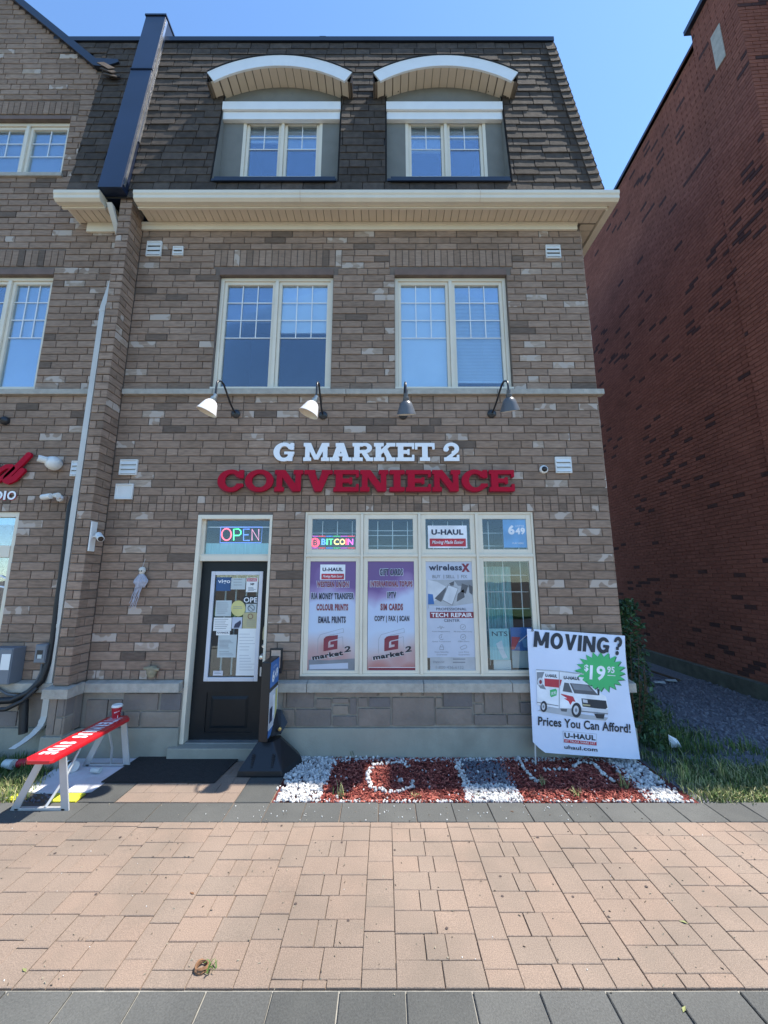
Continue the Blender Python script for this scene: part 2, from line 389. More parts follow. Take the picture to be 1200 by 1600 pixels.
def solid_glyph(name, f, w, h, ll, lr, ul, depth, mats, parent, res=.022):
    V, FS = glyph_mesh(f, w, h, res); ll, lr, ul = Vector(ll), Vector(lr), Vector(ul); a = (lr - ll) / w; b = (ul - ll) / h
    n = a.cross(b).normalized()
    bm = bmesh.new(); vs = [bm.verts.new(ll + a * x + b * y) for x, y in V]
    for fc in FS:
        try: bm.faces.new([vs[i] for i in fc])
        except ValueError: pass
    bmesh.ops.dissolve_limit(bm, angle_limit=.02, verts=bm.verts, edges=bm.edges)
    r = bmesh.ops.extrude_face_region(bm, geom=list(bm.faces))
    front = [g for g in r['geom'] if isinstance(g, bmesh.types.BMVert)]
    bmesh.ops.translate(bm, verts=front, vec=n * depth)
    bmesh.ops.recalc_face_normals(bm, faces=bm.faces)
    me = bpy.data.meshes.new(name); bm.to_mesh(me); bm.free()
    me.materials.append(MATS[mats]); o = link(name, me); W(parent, o); return o
def slab_glyph(c, w=1.0, st=.30, hs=.195):
    """heavy slab-serif capitals, 1 high, w wide"""
    e = .09
    if c == 'O': return f_sub(f_ell(w / 2, .5, w / 2, .52), f_ell(w / 2, .5, w / 2 - st, .52 - hs))
    if c in 'CG':
        base = f_sub(f_ell(w / 2, .5, w / 2, .52), f_ell(w / 2 + .02, .5, w / 2 - st, .52 - hs))
        base = f_sub(base, f_rect(w * .62, w + .1, .36, .66))
        out = f_or(base, f_rect(w * .80, w - .02, .62, 1.0))
        if c == 'G': out = f_or(out, f_rect(w * .52, w + .0, .38, .52), f_rect(w * .70, w * .92, .0, .5))
        else: out = f_or(out, f_rect(w * .84, w - .02, .2, .36))
        return out
    if c == 'I': return f_or(f_rect(w / 2 - st / 2, w / 2 + st / 2, 0, 1), f_rect(0, w, 0, hs), f_rect(0, w, 1 - hs, 1))
    if c == 'E': return f_or(f_rect(e, e + st, 0, 1), f_rect(0, w, 0, hs), f_rect(0, w, 1 - hs, 1), f_rect(e, w * .72, .5 - hs / 2, .5 + hs / 2), f_rect(w - .13, w, 0, .34), f_rect(w - .13, w, .66, 1), f_rect(w * .62, w * .74, .34, .66))
    if c == 'T': return f_or(f_rect(w / 2 - st / 2, w / 2 + st / 2, 0, 1), f_rect(0, w, 1 - hs, 1), f_rect(w * .24, w * .76, 0, hs), f_rect(0, .13, .64, 1), f_rect(w - .13, w, .64, 1))
    if c == 'N': return f_or(f_rect(e, e + st * .8, 0, 1), f_rect(w - e - st * .8, w - e, 0, 1), f_poly([(e, 1), (e + st * 1.2, 1), (w - e, 0), (w - e - st * 1.2, 0)]), f_rect(0, e * 2 + st * .8, 0, hs), f_rect(0, e + st, 1 - hs, 1), f_rect(w - 2 * e - st * .8, w, 1 - hs, 1))
    if c == 'V': return f_or(f_poly([(e, 1), (e + st * 1.15, 1), (w / 2 + st * .5, 0), (w / 2 - st * .5, 0)]), f_poly([(w - e, 1), (w - e - st * 1.15, 1), (w / 2 - st * .5, 0), (w / 2 + st * .5, 0)]), f_rect(0, e * 2 + st, 1 - hs, 1), f_rect(w - e * 2 - st, w, 1 - hs, 1))
    if c == 'M':
        s2 = st * .8
        return f_or(f_rect(e, e + s2, 0, 1), f_rect(w - e - s2, w - e, 0, 1), f_poly([(e, 1), (e + st, 1), (w / 2 + s2 * .45, .08), (w / 2 - s2 * .45, .08)]), f_poly([(w - e, 1), (w - e - st, 1), (w / 2 - s2 * .45, .08), (w / 2 + s2 * .45, .08)]), f_rect(0, e * 2 + s2, 0, hs), f_rect(w - e * 2 - s2, w, 0, hs), f_rect(0, e + s2, 1 - hs, 1), f_rect(w - e - s2, w, 1 - hs, 1))
    if c == 'A': return f_or(f_poly([(e, 0), (e + st, 0), (w / 2 + st * .55, 1), (w / 2 - st * .55, 1)]), f_poly([(w - e, 0), (w - e - st, 0), (w / 2 - st * .55, 1), (w / 2 + st * .55, 1)]), f_rect(w * .25, w * .75, .26, .26 + hs * .85), f_rect(0, w * .44, 0, hs), f_rect(w * .58, w, 0, hs), f_rect(w * .26, w * .6, 1 - hs, 1))
    if c == 'R':
        bowl = f_and(f_sub(f_or(f_ell(w * .58, .72, w * .36, .29), f_rect(e, w * .58, .43, 1)), f_or(f_ell(w * .58, .72, w * .13, .12), f_rect(e + st, w * .58, .6, .84))), f_rect(0, w, .40, 1))
        return f_or(f_rect(e, e + st, 0, 1), bowl, f_poly([(w * .42, .48), (w * .68, .48), (w - .05, 0), (w - .05 - st, 0)]), f_rect(0, w * .5, 0, hs), f_rect(w * .66, w, 0, hs), f_rect(0, w * .5, 1 - hs, 1))
    if c == 'K': return f_or(f_rect(e, e + st, 0, 1), f_poly([(e + st - .05, .32), (e + st - .05, .58), (w - e - st, 1), (w - e, 1)]), f_poly([(w * .40, .6), (w * .62, .68), (w - e, 0), (w - e - st, 0)]), f_rect(0, w * .48, 0, hs), f_rect(w * .58, w, 0, hs), f_rect(0, w * .46, 1 - hs, 1), f_rect(w * .58, w, 1 - hs, 1))
    if c == '2': return f_or(f_rect(0, w, 0, .2), f_rect(w - .13, w, 0, .34), f_and(f_sub(f_ell(w * .5, .68, w * .5, .34), f_ell(w * .47, .69, w * .24, .15)), f_or(f_rect(-.1, w + .1, .66, 1.1), f_rect(w * .5, w + .1, .45, 1.1))), f_poly([(w * .78, .60), (w * .97, .52), (w * .38, .12), (.0, .12)]), f_ell(w * .14, .66, .15, .14))
    return f_rect(0, w, 0, 1)

# ------------------------------------------------------------------ brickwork
NV = 12
def piece_mesh(name, L, D, H, ch, mat, t):
    """chamfered piece: x -L/2..L/2, front at y=0, back at y=D, z -H/2..H/2"""
    q = MB(); x, z = L / 2, H / 2
    q.add([(-x, D, -z), (x, D, -z), (x, D, z), (-x, D, z), (-x, ch, -z), (x, ch, -z), (x, ch, z), (-x, ch, z),
           (-x + ch, 0, -z + ch), (x - ch, 0, -z + ch), (x - ch, 0, z - ch), (-x + ch, 0, z - ch)],
          [(0, 1, 5, 4), (1, 2, 6, 5), (2, 3, 7, 6), (3, 0, 4, 7), (4, 5, 9, 8), (5, 6, 10, 9), (6, 7, 11, 10), (7, 4, 8, 11), (8, 9, 10, 11)], 0, t)
    return q.mesh(name, mat, tone=True)
class Pieces:
    """a set of like pieces: the largest seen become objects, the rest one stuff mesh"""
    def __init__(s, name, mat, L, D, H, ch):
        s.name, s.mat, s.L, s.D, s.H, s.ch = name, mat, L, D, H, ch; s.rec = []; s.cache = {}
    def put(s, c, ln, h, rz=0, t=None, jit=.0015, rx=0):
        t = random.random() if t is None else t
        s.rec.append((Vector(c), ln, h, rz + 0, t, random.uniform(-jit, jit), rx))
    def finish(s, parent, limit=300):
        def key(r):
            p = proj(r[0])
            if p is None: return 1e9
            if not (-25 < p[0] < 1225 and -25 < p[1] < 1625): return 1e6 + p[2]
            return p[2] / (math.sqrt(r[1] * r[2]) + .05)
        rec = sorted(s.rec, key=key); n = min(limit, sum(1 for r in rec if key(r) < 1e6))
        for c, ln, h, rz, t, j, rx in rec[:n]:
            tv = round(t * (NV - 1)) / (NV - 1)
            if tv not in s.cache: s.cache[tv] = piece_mesh(s.name, s.L, s.D, s.H, s.ch, s.mat, tv)
            o = link(s.name, s.cache[tv]); M = Matrix.Translation(c) @ Euler((rx, 0, rz)).to_matrix().to_4x4() @ Matrix.Translation((0, j, 0)) @ Matrix.Diagonal((ln / s.L, 1, h / s.H, 1))
            o.matrix_world = M; W(parent, o)
        if rec[n:]:
            q = MB()
            for c, ln, h, rz, t, j, rx in rec[n:]:
                M = Matrix.Translation(c) @ Euler((rx, 0, rz)).to_matrix().to_4x4() @ Matrix.Translation((0, j, 0))
                x, z, ch, D = ln / 2, h / 2, s.ch, s.D
                vs = [(-x, D, -z), (x, D, -z), (x, D, z), (-x, D, z), (-x, ch, -z), (x, ch, -z), (x, ch, z), (-x, ch, z), (-x + ch, 0, -z + ch), (x - ch, 0, -z + ch), (x - ch, 0, z - ch), (-x + ch, 0, z - ch)]
                q.add([M @ Vector(p) for p in vs], [(0, 1, 5, 4), (1, 2, 6, 5), (2, 3, 7, 6), (3, 0, 4, 7), (4, 5, 9, 8), (5, 6, 10, 9), (6, 7, 11, 10), (7, 4, 8, 11), (8, 9, 10, 11)], 0, t)
            o = q.build(s.name + '_field', s.mat, parent, tone=True); o['kind'] = 'stuff'
def courses(P, o, rz, s0, s1, z0, z1, holes, ch, bl, jt=.010, bats=.08, off=0, soldier=(), headers=(), tonef=None, side=0):
    """lay bricks on the plane through o with direction rz, s along it; holes: (s0,s1,z0,z1); soldier rows (z0,z1,s0,s1)"""
    d = Vector((math.cos(rz), math.sin(rz), 0)); o = Vector(o); tf = tonef or (lambda: random.random())
    n = max(1, round((z1 - z0) / ch)); c = (z1 - z0) / n
    for i in range(n):
        za, zb = z0 + i * c, z0 + (i + 1) * c; zm = (za + zb) / 2; iv = [(s0, s1)]
        for hs in list(holes) + [(sd[2], sd[3], sd[0], sd[1]) for sd in soldier]:
            if hs[2] < zm < hs[3]:
                nv = []
                for a, b in iv:
                    if hs[1] <= a or hs[0] >= b: nv.append((a, b)); continue
                    if hs[0] > a: nv.append((a, hs[0]))
                    if hs[1] < b: nv.append((hs[1], b))
                iv = nv
        hd = any(a <= zm <= b for a, b in headers); step = (bl + jt) / 2 if hd else bl + jt
        if hd: step = .098
        for a, b in iv:
            if b - a < .03: continue
            s = a; ph = s0 + off - step + (0 if (i % 2 == 0 or hd) else step / 2) + (0 if hd else random.choice((0, 0, .07, -.05)))
            k = math.ceil((a - ph) / step + .25); nx = ph + k * step
            if nx - a < .05: nx += step
            while s < b - .015:
                e = min(nx, b)
                if b - e < .05: e = b
                if not hd and random.random() < bats and e - s > .2:
                    mid = s + (e - s) * .5; segs = [(s, mid), (mid, e)]
                else: segs = [(s, e)]
                for p, q in segs:
                    l = q - p - jt; ce = o + d * ((p + q) / 2) + Vector((0, 0, zm))
                    P.put(ce, l, c - jt, rz, tf(), .0025)
                s = e; nx = e + step
    for (za, zb, a, b) in soldier:
        k = max(1, round((b - a) / .088)); w = (b - a) / k
        for i in range(k):
            P.put(o + d * (a + (i + .5) * w) + Vector((0, 0, (za + zb) / 2)), w - jt, zb - za - jt, rz, tf(), .0025)
def backing(q, o, rz, s0, s1, z0, z1, holes, depth=.012, m=0):
    """mortar face behind the bricks, open at the holes, with mortar returns in the reveals"""
    d = Vector((math.cos(rz), math.sin(rz), 0)); nin = Vector((-math.sin(rz), math.cos(rz), 0)); o = Vector(o)
    xs = sorted({s0, s1} | {min(max(h[i], s0), s1) for h in holes for i in (0, 1)}); zs = sorted({z0, z1} | {min(max(h[i], z0), z1) for h in holes for i in (2, 3)})
    for a, b in zip(xs, xs[1:]):
        for c, e in zip(zs, zs[1:]):
            mx, mz = (a + b) / 2, (c + e) / 2
            if any(h[0] < mx < h[1] and h[2] < mz < h[3] for h in holes): continue
            q.poly([o + d * s + nin * depth + Vector((0, 0, z)) for s, z in ((a, c), (b, c), (b, e), (a, e))], m)
    for h in holes:
        for s, sg in ((h[0], -1), (h[1], 1)):
            p = s + sg * .004
            q.poly([o + d * p + nin * y + Vector((0, 0, z)) for y, z in ((depth, h[2]), (.14, h[2]), (.14, h[3]), (depth, h[3]))], m)
        q.poly([o + d * s + nin * y + Vector((0, 0, h[3] + .004)) for s, y in ((h[0], depth), (h[1], depth), (h[1], .14), (h[0], .14))], m)
# =================================================================== GROUND
BX0, BX1 = -3.36, 2.74            # shop front between the pier and the right corner
def sheet(name, x0, x1, y0, y1, z, m, **k):
    q = MB(); q.poly([(x0, y0, z), (x1, y0, z), (x1, y1, z), (x0, y1, z)]); o = q.build(name, m); return tag(o, **k)
sheet('ground', -300, 300, -300, 300, -.16, 'soil', kind='structure')
q = MB(); q.box(-9, 9, -6.4, -2.42, -.15, -.012); o = q.build('sidewalk', 'joint_pale'); tag(o, kind='structure'); walk = o
q = MB(); q.box(-9, 9, -2.42, -.89, -.15, -.010); pave = q.build('pavement', 'joint_sand'); tag(pave, kind='structure')
sheet('road', -120, 120, -16, -6.7, -.12, 'asphalt', kind='structure')
q = MB(); q.box(-60, 60, -6.7, -6.4, -.14, .01); tag(q.build('kerb', 'concrete'), kind='structure')
q = MB(); q.box(-60, 60, -22, -16, -.14, .01); tag(q.build('far_verge', 'grass', tone=True), kind='structure')
# soil under the beds and lawn
q = MB(); q.box(-9, -2.66, -.89, .3, -.15, -.022); tag(q.build('soil', 'soil'), kind='structure')
q = MB(); q.box(-.98, 2.75, -.89, .05, -.15, -.02); bed = q.build('mulch_bed', 'mulch_base'); tag(bed, kind='structure')
q = MB(); q.box(2.75, 9, -.89, 14, -.15, -.025); lane = q.build('gravel_lane', 'lane_gravel'); tag(lane, kind='structure')
q = MB(); q.box(-2.66, -.98, -.89, .1, -.15, -.012); path = q.build('path', 'joint_sand'); tag(path, kind='structure')

def flat_piece(P, x0, x1, y0, y1, z=0.0, t=None, j=.0038):
    g = j / 2; P.put(((x0 + x1) / 2 + random.uniform(-.001, .001), (y0 + y1) / 2, z + random.uniform(-.0018, .0014)), x1 - x0 - 2 * g, y1 - y0 - 2 * g, random.gauss(0, .004), t, 0, -R(90) + random.gauss(0, .006))
# pavers: local front (-y) must face up -> rx=-90 puts local z along +y
PV = Pieces('paver', 'paver', .2, .03, .15, .003)
y = -1.165; ymin = -2.425
def pj(): return random.uniform(.0025, .0045)
rows = []; rh = .1575
colx = -7.2; k = 0
while colx < 7.2:
    w = .435; rh = random.uniform(.146, .168)
    top = y; stag = random.choice((0, .08, .05, .11))
    if stag: flat_piece(PV, colx, colx + w * .52, top - stag, top); flat_piece(PV, colx + w * .52, colx + w, top - stag, top)
    yy = top - stag; kind = k % 2
    while yy > ymin + .01:
        nx = max(ymin, yy - rh)
        if ymin < nx < ymin + .04: nx = ymin
        c = kind % 4
        if c in (0, 2):
            a = random.choice(((.31, .26, .43), (.40, .24, .36), (.36, .26, .38))); s = colx
            for f in a: flat_piece(PV, s, s + f * w, nx, yy); s += f * w
        else:
            f = random.choice((.48, .53)); flat_piece(PV, colx, colx + f * w, nx, yy); flat_piece(PV, colx + f * w, colx + w, nx, yy)
        yy = nx; kind += 1
    colx += w
    # a narrow column of tall pavers between the strips
    w2 = .17; yy = y; off = random.choice((.06, .12, .17)); nx = yy - off
    while yy > ymin + .01:
        nx = max(ymin, nx)
        if nx < ymin + .05: nx = ymin
        flat_piece(PV, colx, colx + w2, nx, yy); yy = nx; nx = yy - random.choice((.21, .21, .16))
    colx += w2; k += 1
PV.finish(pave)
# dark tile bands along both edges
TL = Pieces('border_tile', 'tile_grey', .31, .03, .27, .004)
x = -6.6
while x < 6.6:
    flat_piece(TL, x, x + .312, -1.16, -.892, j=.006); x += .312
x = -6.45
while x < 6.3:
    flat_piece(TL, x, x + .312, -2.74, -2.432, j=.008); x += .312
# further slabs of the walk towards the kerb
SL = Pieces('border_tile', 'tile_grey', .31, .03, .27, .004)
TL.finish(walk)
# path to the door: dark tiles left and right of a strip of pavers
PT = Pieces('border_tile', 'tile_grey', .31, .03, .27, .004)
for a, b in ((-2.655, -2.335), (-1.30, -.985)):
    yy = -.887
    while yy < .0:
        flat_piece(PT, a, b, yy, min(yy + .30, -.03), j=.006); yy += .30
PT.finish(path)
PP = Pieces('paver', 'paver', .2, .03, .15, .003)
yy = -.887; i = 0
while yy < -.14:
    s = -2.333; rr = (.26, .22, .17, .24, .145) if i % 2 == 0 else (.15, .24, .26, .15, .235)
    for f in rr: flat_piece(PP, s, s + f, yy, min(yy + .15, -.1), t=random.uniform(.5, 1)); s += f
    yy += .15; i += 1
PP.finish(path)

# =================================================================== SHOP BUILDING
shop = empty('shop_building', (-.3, 0, 0), label='three storey brown brick shop with mansard roof and two arched dormers', cat='building')
SHOPZ = (2.18,)
WIN = dict(s1=(-2.235, -.69, 4.32, 5.98), s2=(.145, 1.665, 4.32, 5.98), shop=(-.957, 1.812, .815, 2.71), door=(-2.25, -1.35, .0, 2.67))
holes = list(WIN.values())
lint = [(WIN['s1'][0] - .06, WIN['s1'][1] + .06, 5.98, 6.08), (WIN['s2'][0] - .06, WIN['s2'][1] + .06, 5.98, 6.08)]
bandh = [(BX0 - .4, BX1 + 1, 4.22, 4.30)]
q = MB(); backing(q, (0, 0, 0), 0, BX0 - .02, BX1 - .006, .70, 6.80, holes)
q.box(-3.515, -3.372, -.24, 0, .0, 6.97)
q.poly([(BX1 - .012, .01, 0), (BX1 - .012, 9, 0), (BX1 - .012, 9, 6.8), (BX1 - .012, .01, 6.8)])
q.poly([(-3.6, 9, 0), (BX1 - .012, 9, 0), (BX1 - .012, 9, 6.8), (-3.6, 9, 6.8)])
wall = q.build('brick_wall', 'mortar', shop)
B = Pieces('brick', 'brown_brick', .275, .06, .09, .004)
sold = [(6.115, 6.38, WIN['s1'][0] - .09, WIN['s1'][1] + .11), (6.115, 6.38, WIN['s2'][0] - .07, WIN['s2'][1] + .09)]
def clust():
    r = random.random()
    if r < .05: return random.uniform(0, .1)
    if r < .13: return random.uniform(.86, 1)
    return random.uniform(.22, .84)
courses(B, (0, 0, 0), 0, BX0, BX1, .785, 2.71, holes, .1012, .275, headers=((.79, .88),), tonef=clust)
courses(B, (0, 0, 0), 0, BX0, BX1, 2.71, 2.91, holes, .1, .275, headers=((2.7, 2.92),), tonef=clust)
courses(B, (0, 0, 0), 0, BX0, BX1, 2.91, 4.22, [], .1005, .275, tonef=clust)
courses(B, (0, 0, 0), 0, BX0, BX1, 4.30, 6.68, holes + lint, .0985, .275, soldier=sold, tonef=clust)
# pier: front face and right cheek
for za, zb in ((.785, 6.96),):
    n = round((zb - za) / .1); c = (zb - za) / n
    for i in range(n):
        z = za + (i + .5) * c
        if i % 2 == 0: B.put((-3.441, -.255, z), .16, c - .01, 0, clust())
        else:
            B.put((-3.4835, -.255, z), .075, c - .01, 0, clust()); B.put((-3.3985, -.255, z), .075, c - .01, 0, clust())
        if i % 2 == 0: B.put((BX0, -.252 + .06, z), .118, c - .01, R(90), clust()); B.put((BX0, -.252 + .19, z), .118, c - .01, R(90), clust())
        else: B.put((BX0, -.252 + .125, z), .245, c - .01, R(90), clust())
B.finish(wall)
# side wall towards the lane
q = MB()
for i in range(66):
    z = .05 + i * .1; y = .0 if i % 2 else .14; 
    if i % 2 == 0: q.box(BX1 - .02, BX1, .002, .13, z - .045, z + .045, 0, clust())
    while y < 3.5:
        q.box(BX1 - .02, BX1, y + .002, y + .275, z - .045, z + .045, 0, clust()); y += .285
o = q.build('brick_side_field', 'brown_brick', wall, tone=True); o['kind'] = 'stuff'

# stone base, sill cap, concrete
def holebox(q, x0, x1, *a, **k):
    d = WIN['door']
    for p, r in ((x0, min(x1, d[0])), (max(x0, d[1]), x1)):
        if r > p: q.box(p, r, *a, **k)
q = MB(); holebox(q, BX0, BX1 - .004, -.012, .05, .29, .70); q.box(-3.52, -3.35, -.257, -.1, .29, .70)
sw = q.build('stone_base', 'stone_mortar', shop)
q = MB(); holebox(q, BX0, BX1 + .03, -.045, .05, -.1, .293); q.box(-3.55, BX0 + .03, -.29, 0, -.1, .293); q.build('foundation', 'concrete', shop, bevel=.006)
ZA = lambda x, y: (430 + x / 5.4545, 1040 + y / 5.4545); ZB = lambda x, y: (640 + x / 5.4545, 1040 + y / 5.4545); ZC = lambda x, y: (120 + x / 5.4545, 1040 + y / 5.4545)
blocks = []
for Z, L in ((ZA, [(68, 222, 92, 360), (100, 222, 328, 358), (350, 222, 868, 266), (350, 284, 474, 360), (885, 222, 1070, 262), (1083, 218, 1240, 262), (175, 374, 474, 516), (62, 374, 160, 516), (490, 280, 625, 320), (495, 343, 620, 415), (637, 278, 690, 418), (492, 432, 690, 516), (708, 275, 784, 350), (800, 275, 980, 355), (708, 368, 980, 516), (1000, 275, 1355, 512)]),
             (ZB, [(118, 208, 272, 260), (222, 275, 274, 355), (288, 208, 532, 352), (225, 366, 532, 506), (552, 208, 624, 315), (552, 330, 624, 408), (640, 208, 776, 408), (792, 208, 930, 408), (945, 208, 1200, 300), (945, 314, 1060, 408), (552, 420, 822, 506), (836, 420, 1075, 506)]),
             (ZC, [(75, 292, 252, 535), (268, 292, 380, 380), (268, 395, 385, 535), (394, 238, 690, 382), (716, 238, 888, 382), (400, 395, 528, 540), (548, 395, 888, 540)])):
    for a, b, c, d in L:
        u0, v0 = Z(a, b); u1, v1 = Z(c, d); x0, x1, z0, z1 = rectp(u0, v0, u1, v1, -.03); blocks.append((x0, x1, max(.303, z0), min(.665, z1)))
blocks += [(1.975, 2.28, .305, .455), (2.30, 2.72, .305, .53), (2.22, 2.45, .545, .66), (2.47, 2.72, .545, .66), (2.08, 2.28, .47, .53)]
i = 0
for x0, x1, z0, z1 in blocks:
    x0 = max(x0, BX0 + .02); x1 = min(x1, BX1)
    if x0 < -1.8: x1 = min(x1, WIN['door'][0] - .01)
    if x1 - x0 < .03 or z1 - z0 < .02: continue
    q = MB(); q.box(x0, x1, -.03 - random.uniform(0, .008), .0, z0, z1, 0, random.random())
    o = q.build('stone_block', 'stone_block', sw, bevel=.006, tone=True)
for x0, x1, z0, z1 in ((-3.515, -3.44, .31, .66), (-3.43, -3.36, .31, .47), (-3.43, -3.36, .485, .66)):
    q = MB(); q.box(x0, x1, -.275, -.245, z0, z1, 0, random.random()); q.build('stone_block', 'stone_block', sw, bevel=.006, tone=True)
for y0, y1, z0, z1 in ((-.265, -.15, .31, .47), (-.14, -.035, .31, .66), (-.265, -.15, .485, .66)):
    q = MB(); q.box(BX0 - .01, BX0 + .018, y0, y1, z0, z1, 0, random.random()); q.build('stone_block', 'stone_block', sw, bevel=.006, tone=True)
def capstone(x0, x1, y0, y1, z0, z1, parent=shop, name='sill_stone', slope=.012):
    q = MB(); q.add([(x0, y0, z0), (x1, y0, z0), (x1, y1, z0), (x0, y1, z0), (x0, y0, z1 - slope), (x1, y0, z1 - slope), (x1, y1, z1), (x0, y1, z1)], [(3, 2, 1, 0), (4, 5, 6, 7), (0, 1, 5, 4), (1, 2, 6, 5), (2, 3, 7, 6), (3, 0, 4, 7)])
    return q.build(name, 'cast_stone', parent, bevel=.004)
J = .006
for a, b in ((-3.34, -2.262), (-1.342, -.855), (-.855, .44), (.44, 1.42), (1.42, 2.79)): capstone(a + J / 2, b - J / 2, -.085, .045, .67, .785, slope=.02)
capstone(-3.57, -3.30, -.325, -.19, .67, .785, slope=.02); capstone(-3.342, -3.30, -.187, -.09, .67, .785)
x = -3.335
for wd in (1.15, 1.7, .78, 1.15, 1.36):
    capstone(x + J / 2, x + wd - J / 2, -.05, .045, 4.22, 4.30, slope=.01); x += wd
for a, b in (lint[0][:2], lint[1][:2]):
    q = MB(); q.box(a + .06, b - .06, .0, .05, 5.985, 6.075); q.build('lintel', 'steel_lintel', shop)
for u in (306, 367, 618, 733):
    pass

# ---- windows
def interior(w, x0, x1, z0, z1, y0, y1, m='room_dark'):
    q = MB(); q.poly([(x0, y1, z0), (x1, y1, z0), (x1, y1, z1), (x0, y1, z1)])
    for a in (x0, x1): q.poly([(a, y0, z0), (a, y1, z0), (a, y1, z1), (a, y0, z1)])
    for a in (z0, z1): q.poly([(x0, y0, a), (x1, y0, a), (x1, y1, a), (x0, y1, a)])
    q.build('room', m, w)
def sash(w, x0, x1, z0, z1, y, fw, m, cols, rows, zsplit, glass='window_glass', blind=None, fwb=None, yg=.03):
    """one light: sash frame, muntins over the top part down to zsplit, pane, blind behind"""
    q = MB(); d = .045; fb = fwb or fw
    q.box(x0, x0 + fw, y, y + d, z0, z1); q.box(x1 - fw, x1, y, y + d, z0, z1)
    q.box(x0 + fw, x1 - fw, y, y + d, z0, z0 + fb); q.box(x0 + fw, x1 - fw, y, y + d, z1 - fw, z1)
    q.build('sash', m, w, bevel=.003)
    a, b, c, e = x0 + fw, x1 - fw, z0 + fb, z1 - fw
    q = MB(); q.box(a, b, y + yg - .002, y + yg + .002, c, e); q.build('pane', glass, w)
    if cols:
        q = MB(); zs = zsplit
        for i in range(1, cols): xx = a + (b - a) * i / cols; q.box(xx - .006, xx + .006, y + yg - .010, y + yg - .003, zs, e)
        for j in range(rows):
            zz = zs + (e - zs) * j / rows; q.box(a, b, y + yg - .0095, y + yg - .0035, zz - .006, zz + .006)
        q.build('muntin', 'white_trim', w)
    if blind:
        zb, bm_ = blind; q = MB(); zz = e; 
        if bm_ == 'blind_pale':
            q.box(a, b, y + .050, y + .053, zb, e); zz = zb
        while zz > zb:
            q.add([(a, y + .058, zz), (b, y + .058, zz), (b, y + .050, zz - .024), (a, y + .050, zz - .024)], [(0, 1, 2, 3)]); zz -= .021
        q.box(a, b, y + .05, y + .07, zb - .025, zb)
        q.build('blind', bm_, w)
def upper_window(parent, x0, x1, z0, z1, y, m='cream_vinyl', cols=3, rows=3, blinds=(None, None), split=.52, name='window', of=.045, sf=.04):
    q = MB(); q.box(x0, x0 + of, y, y + .09, z0, z1); q.box(x1 - of, x1, y, y + .09, z0, z1)
    q.box(x0 + of, x1 - of, y, y + .09, z1 - of, z1); q.box(x0 + of, x1 - of, y, y + .09, z0, z0 + of * .5)
    xm = (x0 + x1) / 2; q.box(xm - .022, xm + .022, y - .006, y + .09, z0 + of * .5, z1 - of)
    w = q.build(name, m, parent, bevel=.003)
    for i, (a, b) in enumerate(((x0 + of, xm - .022), (xm + .022, x1 - of))):
        zs = z1 - of - sf - (z1 - z0 - 2 * of - sf) * split
        bl = blinds[i]
        if bl: bl = (z1 - (z1 - z0) * bl[0], bl[1])
        sash(w, a + .002, b - .002, z0 + of * .5 + .002, z1 - of - .002, y + .02, sf, m, cols, rows, zs, blind=bl)
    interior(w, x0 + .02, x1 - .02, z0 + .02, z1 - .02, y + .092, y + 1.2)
    return w
upper_window(shop, *WIN['s1'], .055, blinds=((.36, 'blind_grey'), (.46, 'blind_pale')))
upper_window(shop, *WIN['s2'], .055, blinds=((.94, 'blind_pale'), (.90, 'blind')))
q = MB()
for k in ('s1', 's2'):
    a, b, c, d = WIN[k]; q.box(a, b, -.02, .055, c - .012, c + .012)
q.build('window_sill_flashing', 'cream_vinyl', shop)

# ---- shop window: four lights with four transom lights
a, b, c, d = WIN['shop']; y = .02; of = .025
q = MB(); q.box(a, a + of, y, y + .1, c, d); q.box(b - of, b, y, y + .1, c, d); q.box(a + of, b - of, y, y + .1, d - of, d); q.box(a + of, b - of, y, y + .1, c, c + of)
qw = (b - a) / 4
for i in (1, 2, 3): q.box(a + qw * i - .016, a + qw * i + .016, y - .01, y + .1, c + of, d - of)
for i in range(4): q.box(a + qw * i + (.017 if i else of), a + qw * (i + 1) - (.017 if i < 3 else of), y - .006, y + .1, 2.165, 2.197)
sw_ = q.build('shop_window', 'cream_vinyl', shop, bevel=.003)
for i in range(4):
    l = a + qw * i + (.018 if i else of + .001); r = a + qw * (i + 1) - (.018 if i < 3 else of + .001)
    sash(sw_, l, r, c + of + .001, 2.164, y + .012, .052, 'cream_vinyl', 0, 0, 0, glass='shop_glass', fwb=.035, yg=.015)
    sash(sw_, l, r, 2.198, d - of - .001, y + .012, .058, 'cream_vinyl', 0, 0, 0, glass='shop_glass', yg=.015)
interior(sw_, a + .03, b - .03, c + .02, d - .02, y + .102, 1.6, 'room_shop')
# white security bars behind the glass
q = MB(); yb = .19
for i, (l, r) in enumerate([(a + qw * i + .08, a + qw * (i + 1) - .08) for i in range(4)]):
    for k in (.2, .55, .9): q.box(l + (r - l) * k - .005, l + (r - l) * k + .005, yb, yb + .008, 2.25, 2.62)
    if i != 2:
        for zz in ((2.50, 2.44, 2.31) if i == 1 else (2.47, 2.31)): q.box(l - .02, r + .02, yb - .002, yb + .006, zz - .004, zz + .004)
l, r = a + qw * 3 + .05, b - .05
for k in (.15, .5, .86): q.box(l + (r - l) * k - .005, l + (r - l) * k + .005, yb, yb + .008, .9, 2.12)
for zz in (1.95, 1.75, 1.55, 1.30): q.box(l, r, yb - .002, yb + .006, zz - .004, zz + .004)
q.build('security_bars', 'white_trim', sw_)
q = MB(); n = 60
vs = []
for i in range(n + 1):
    xx = l + (r - l) * .74 * i / n; yy = .34 + .02 * math.sin(i * 1.3) + .012 * math.sin(i * .53); vs += [(xx, yy, .95), (xx, yy, 2.06)]
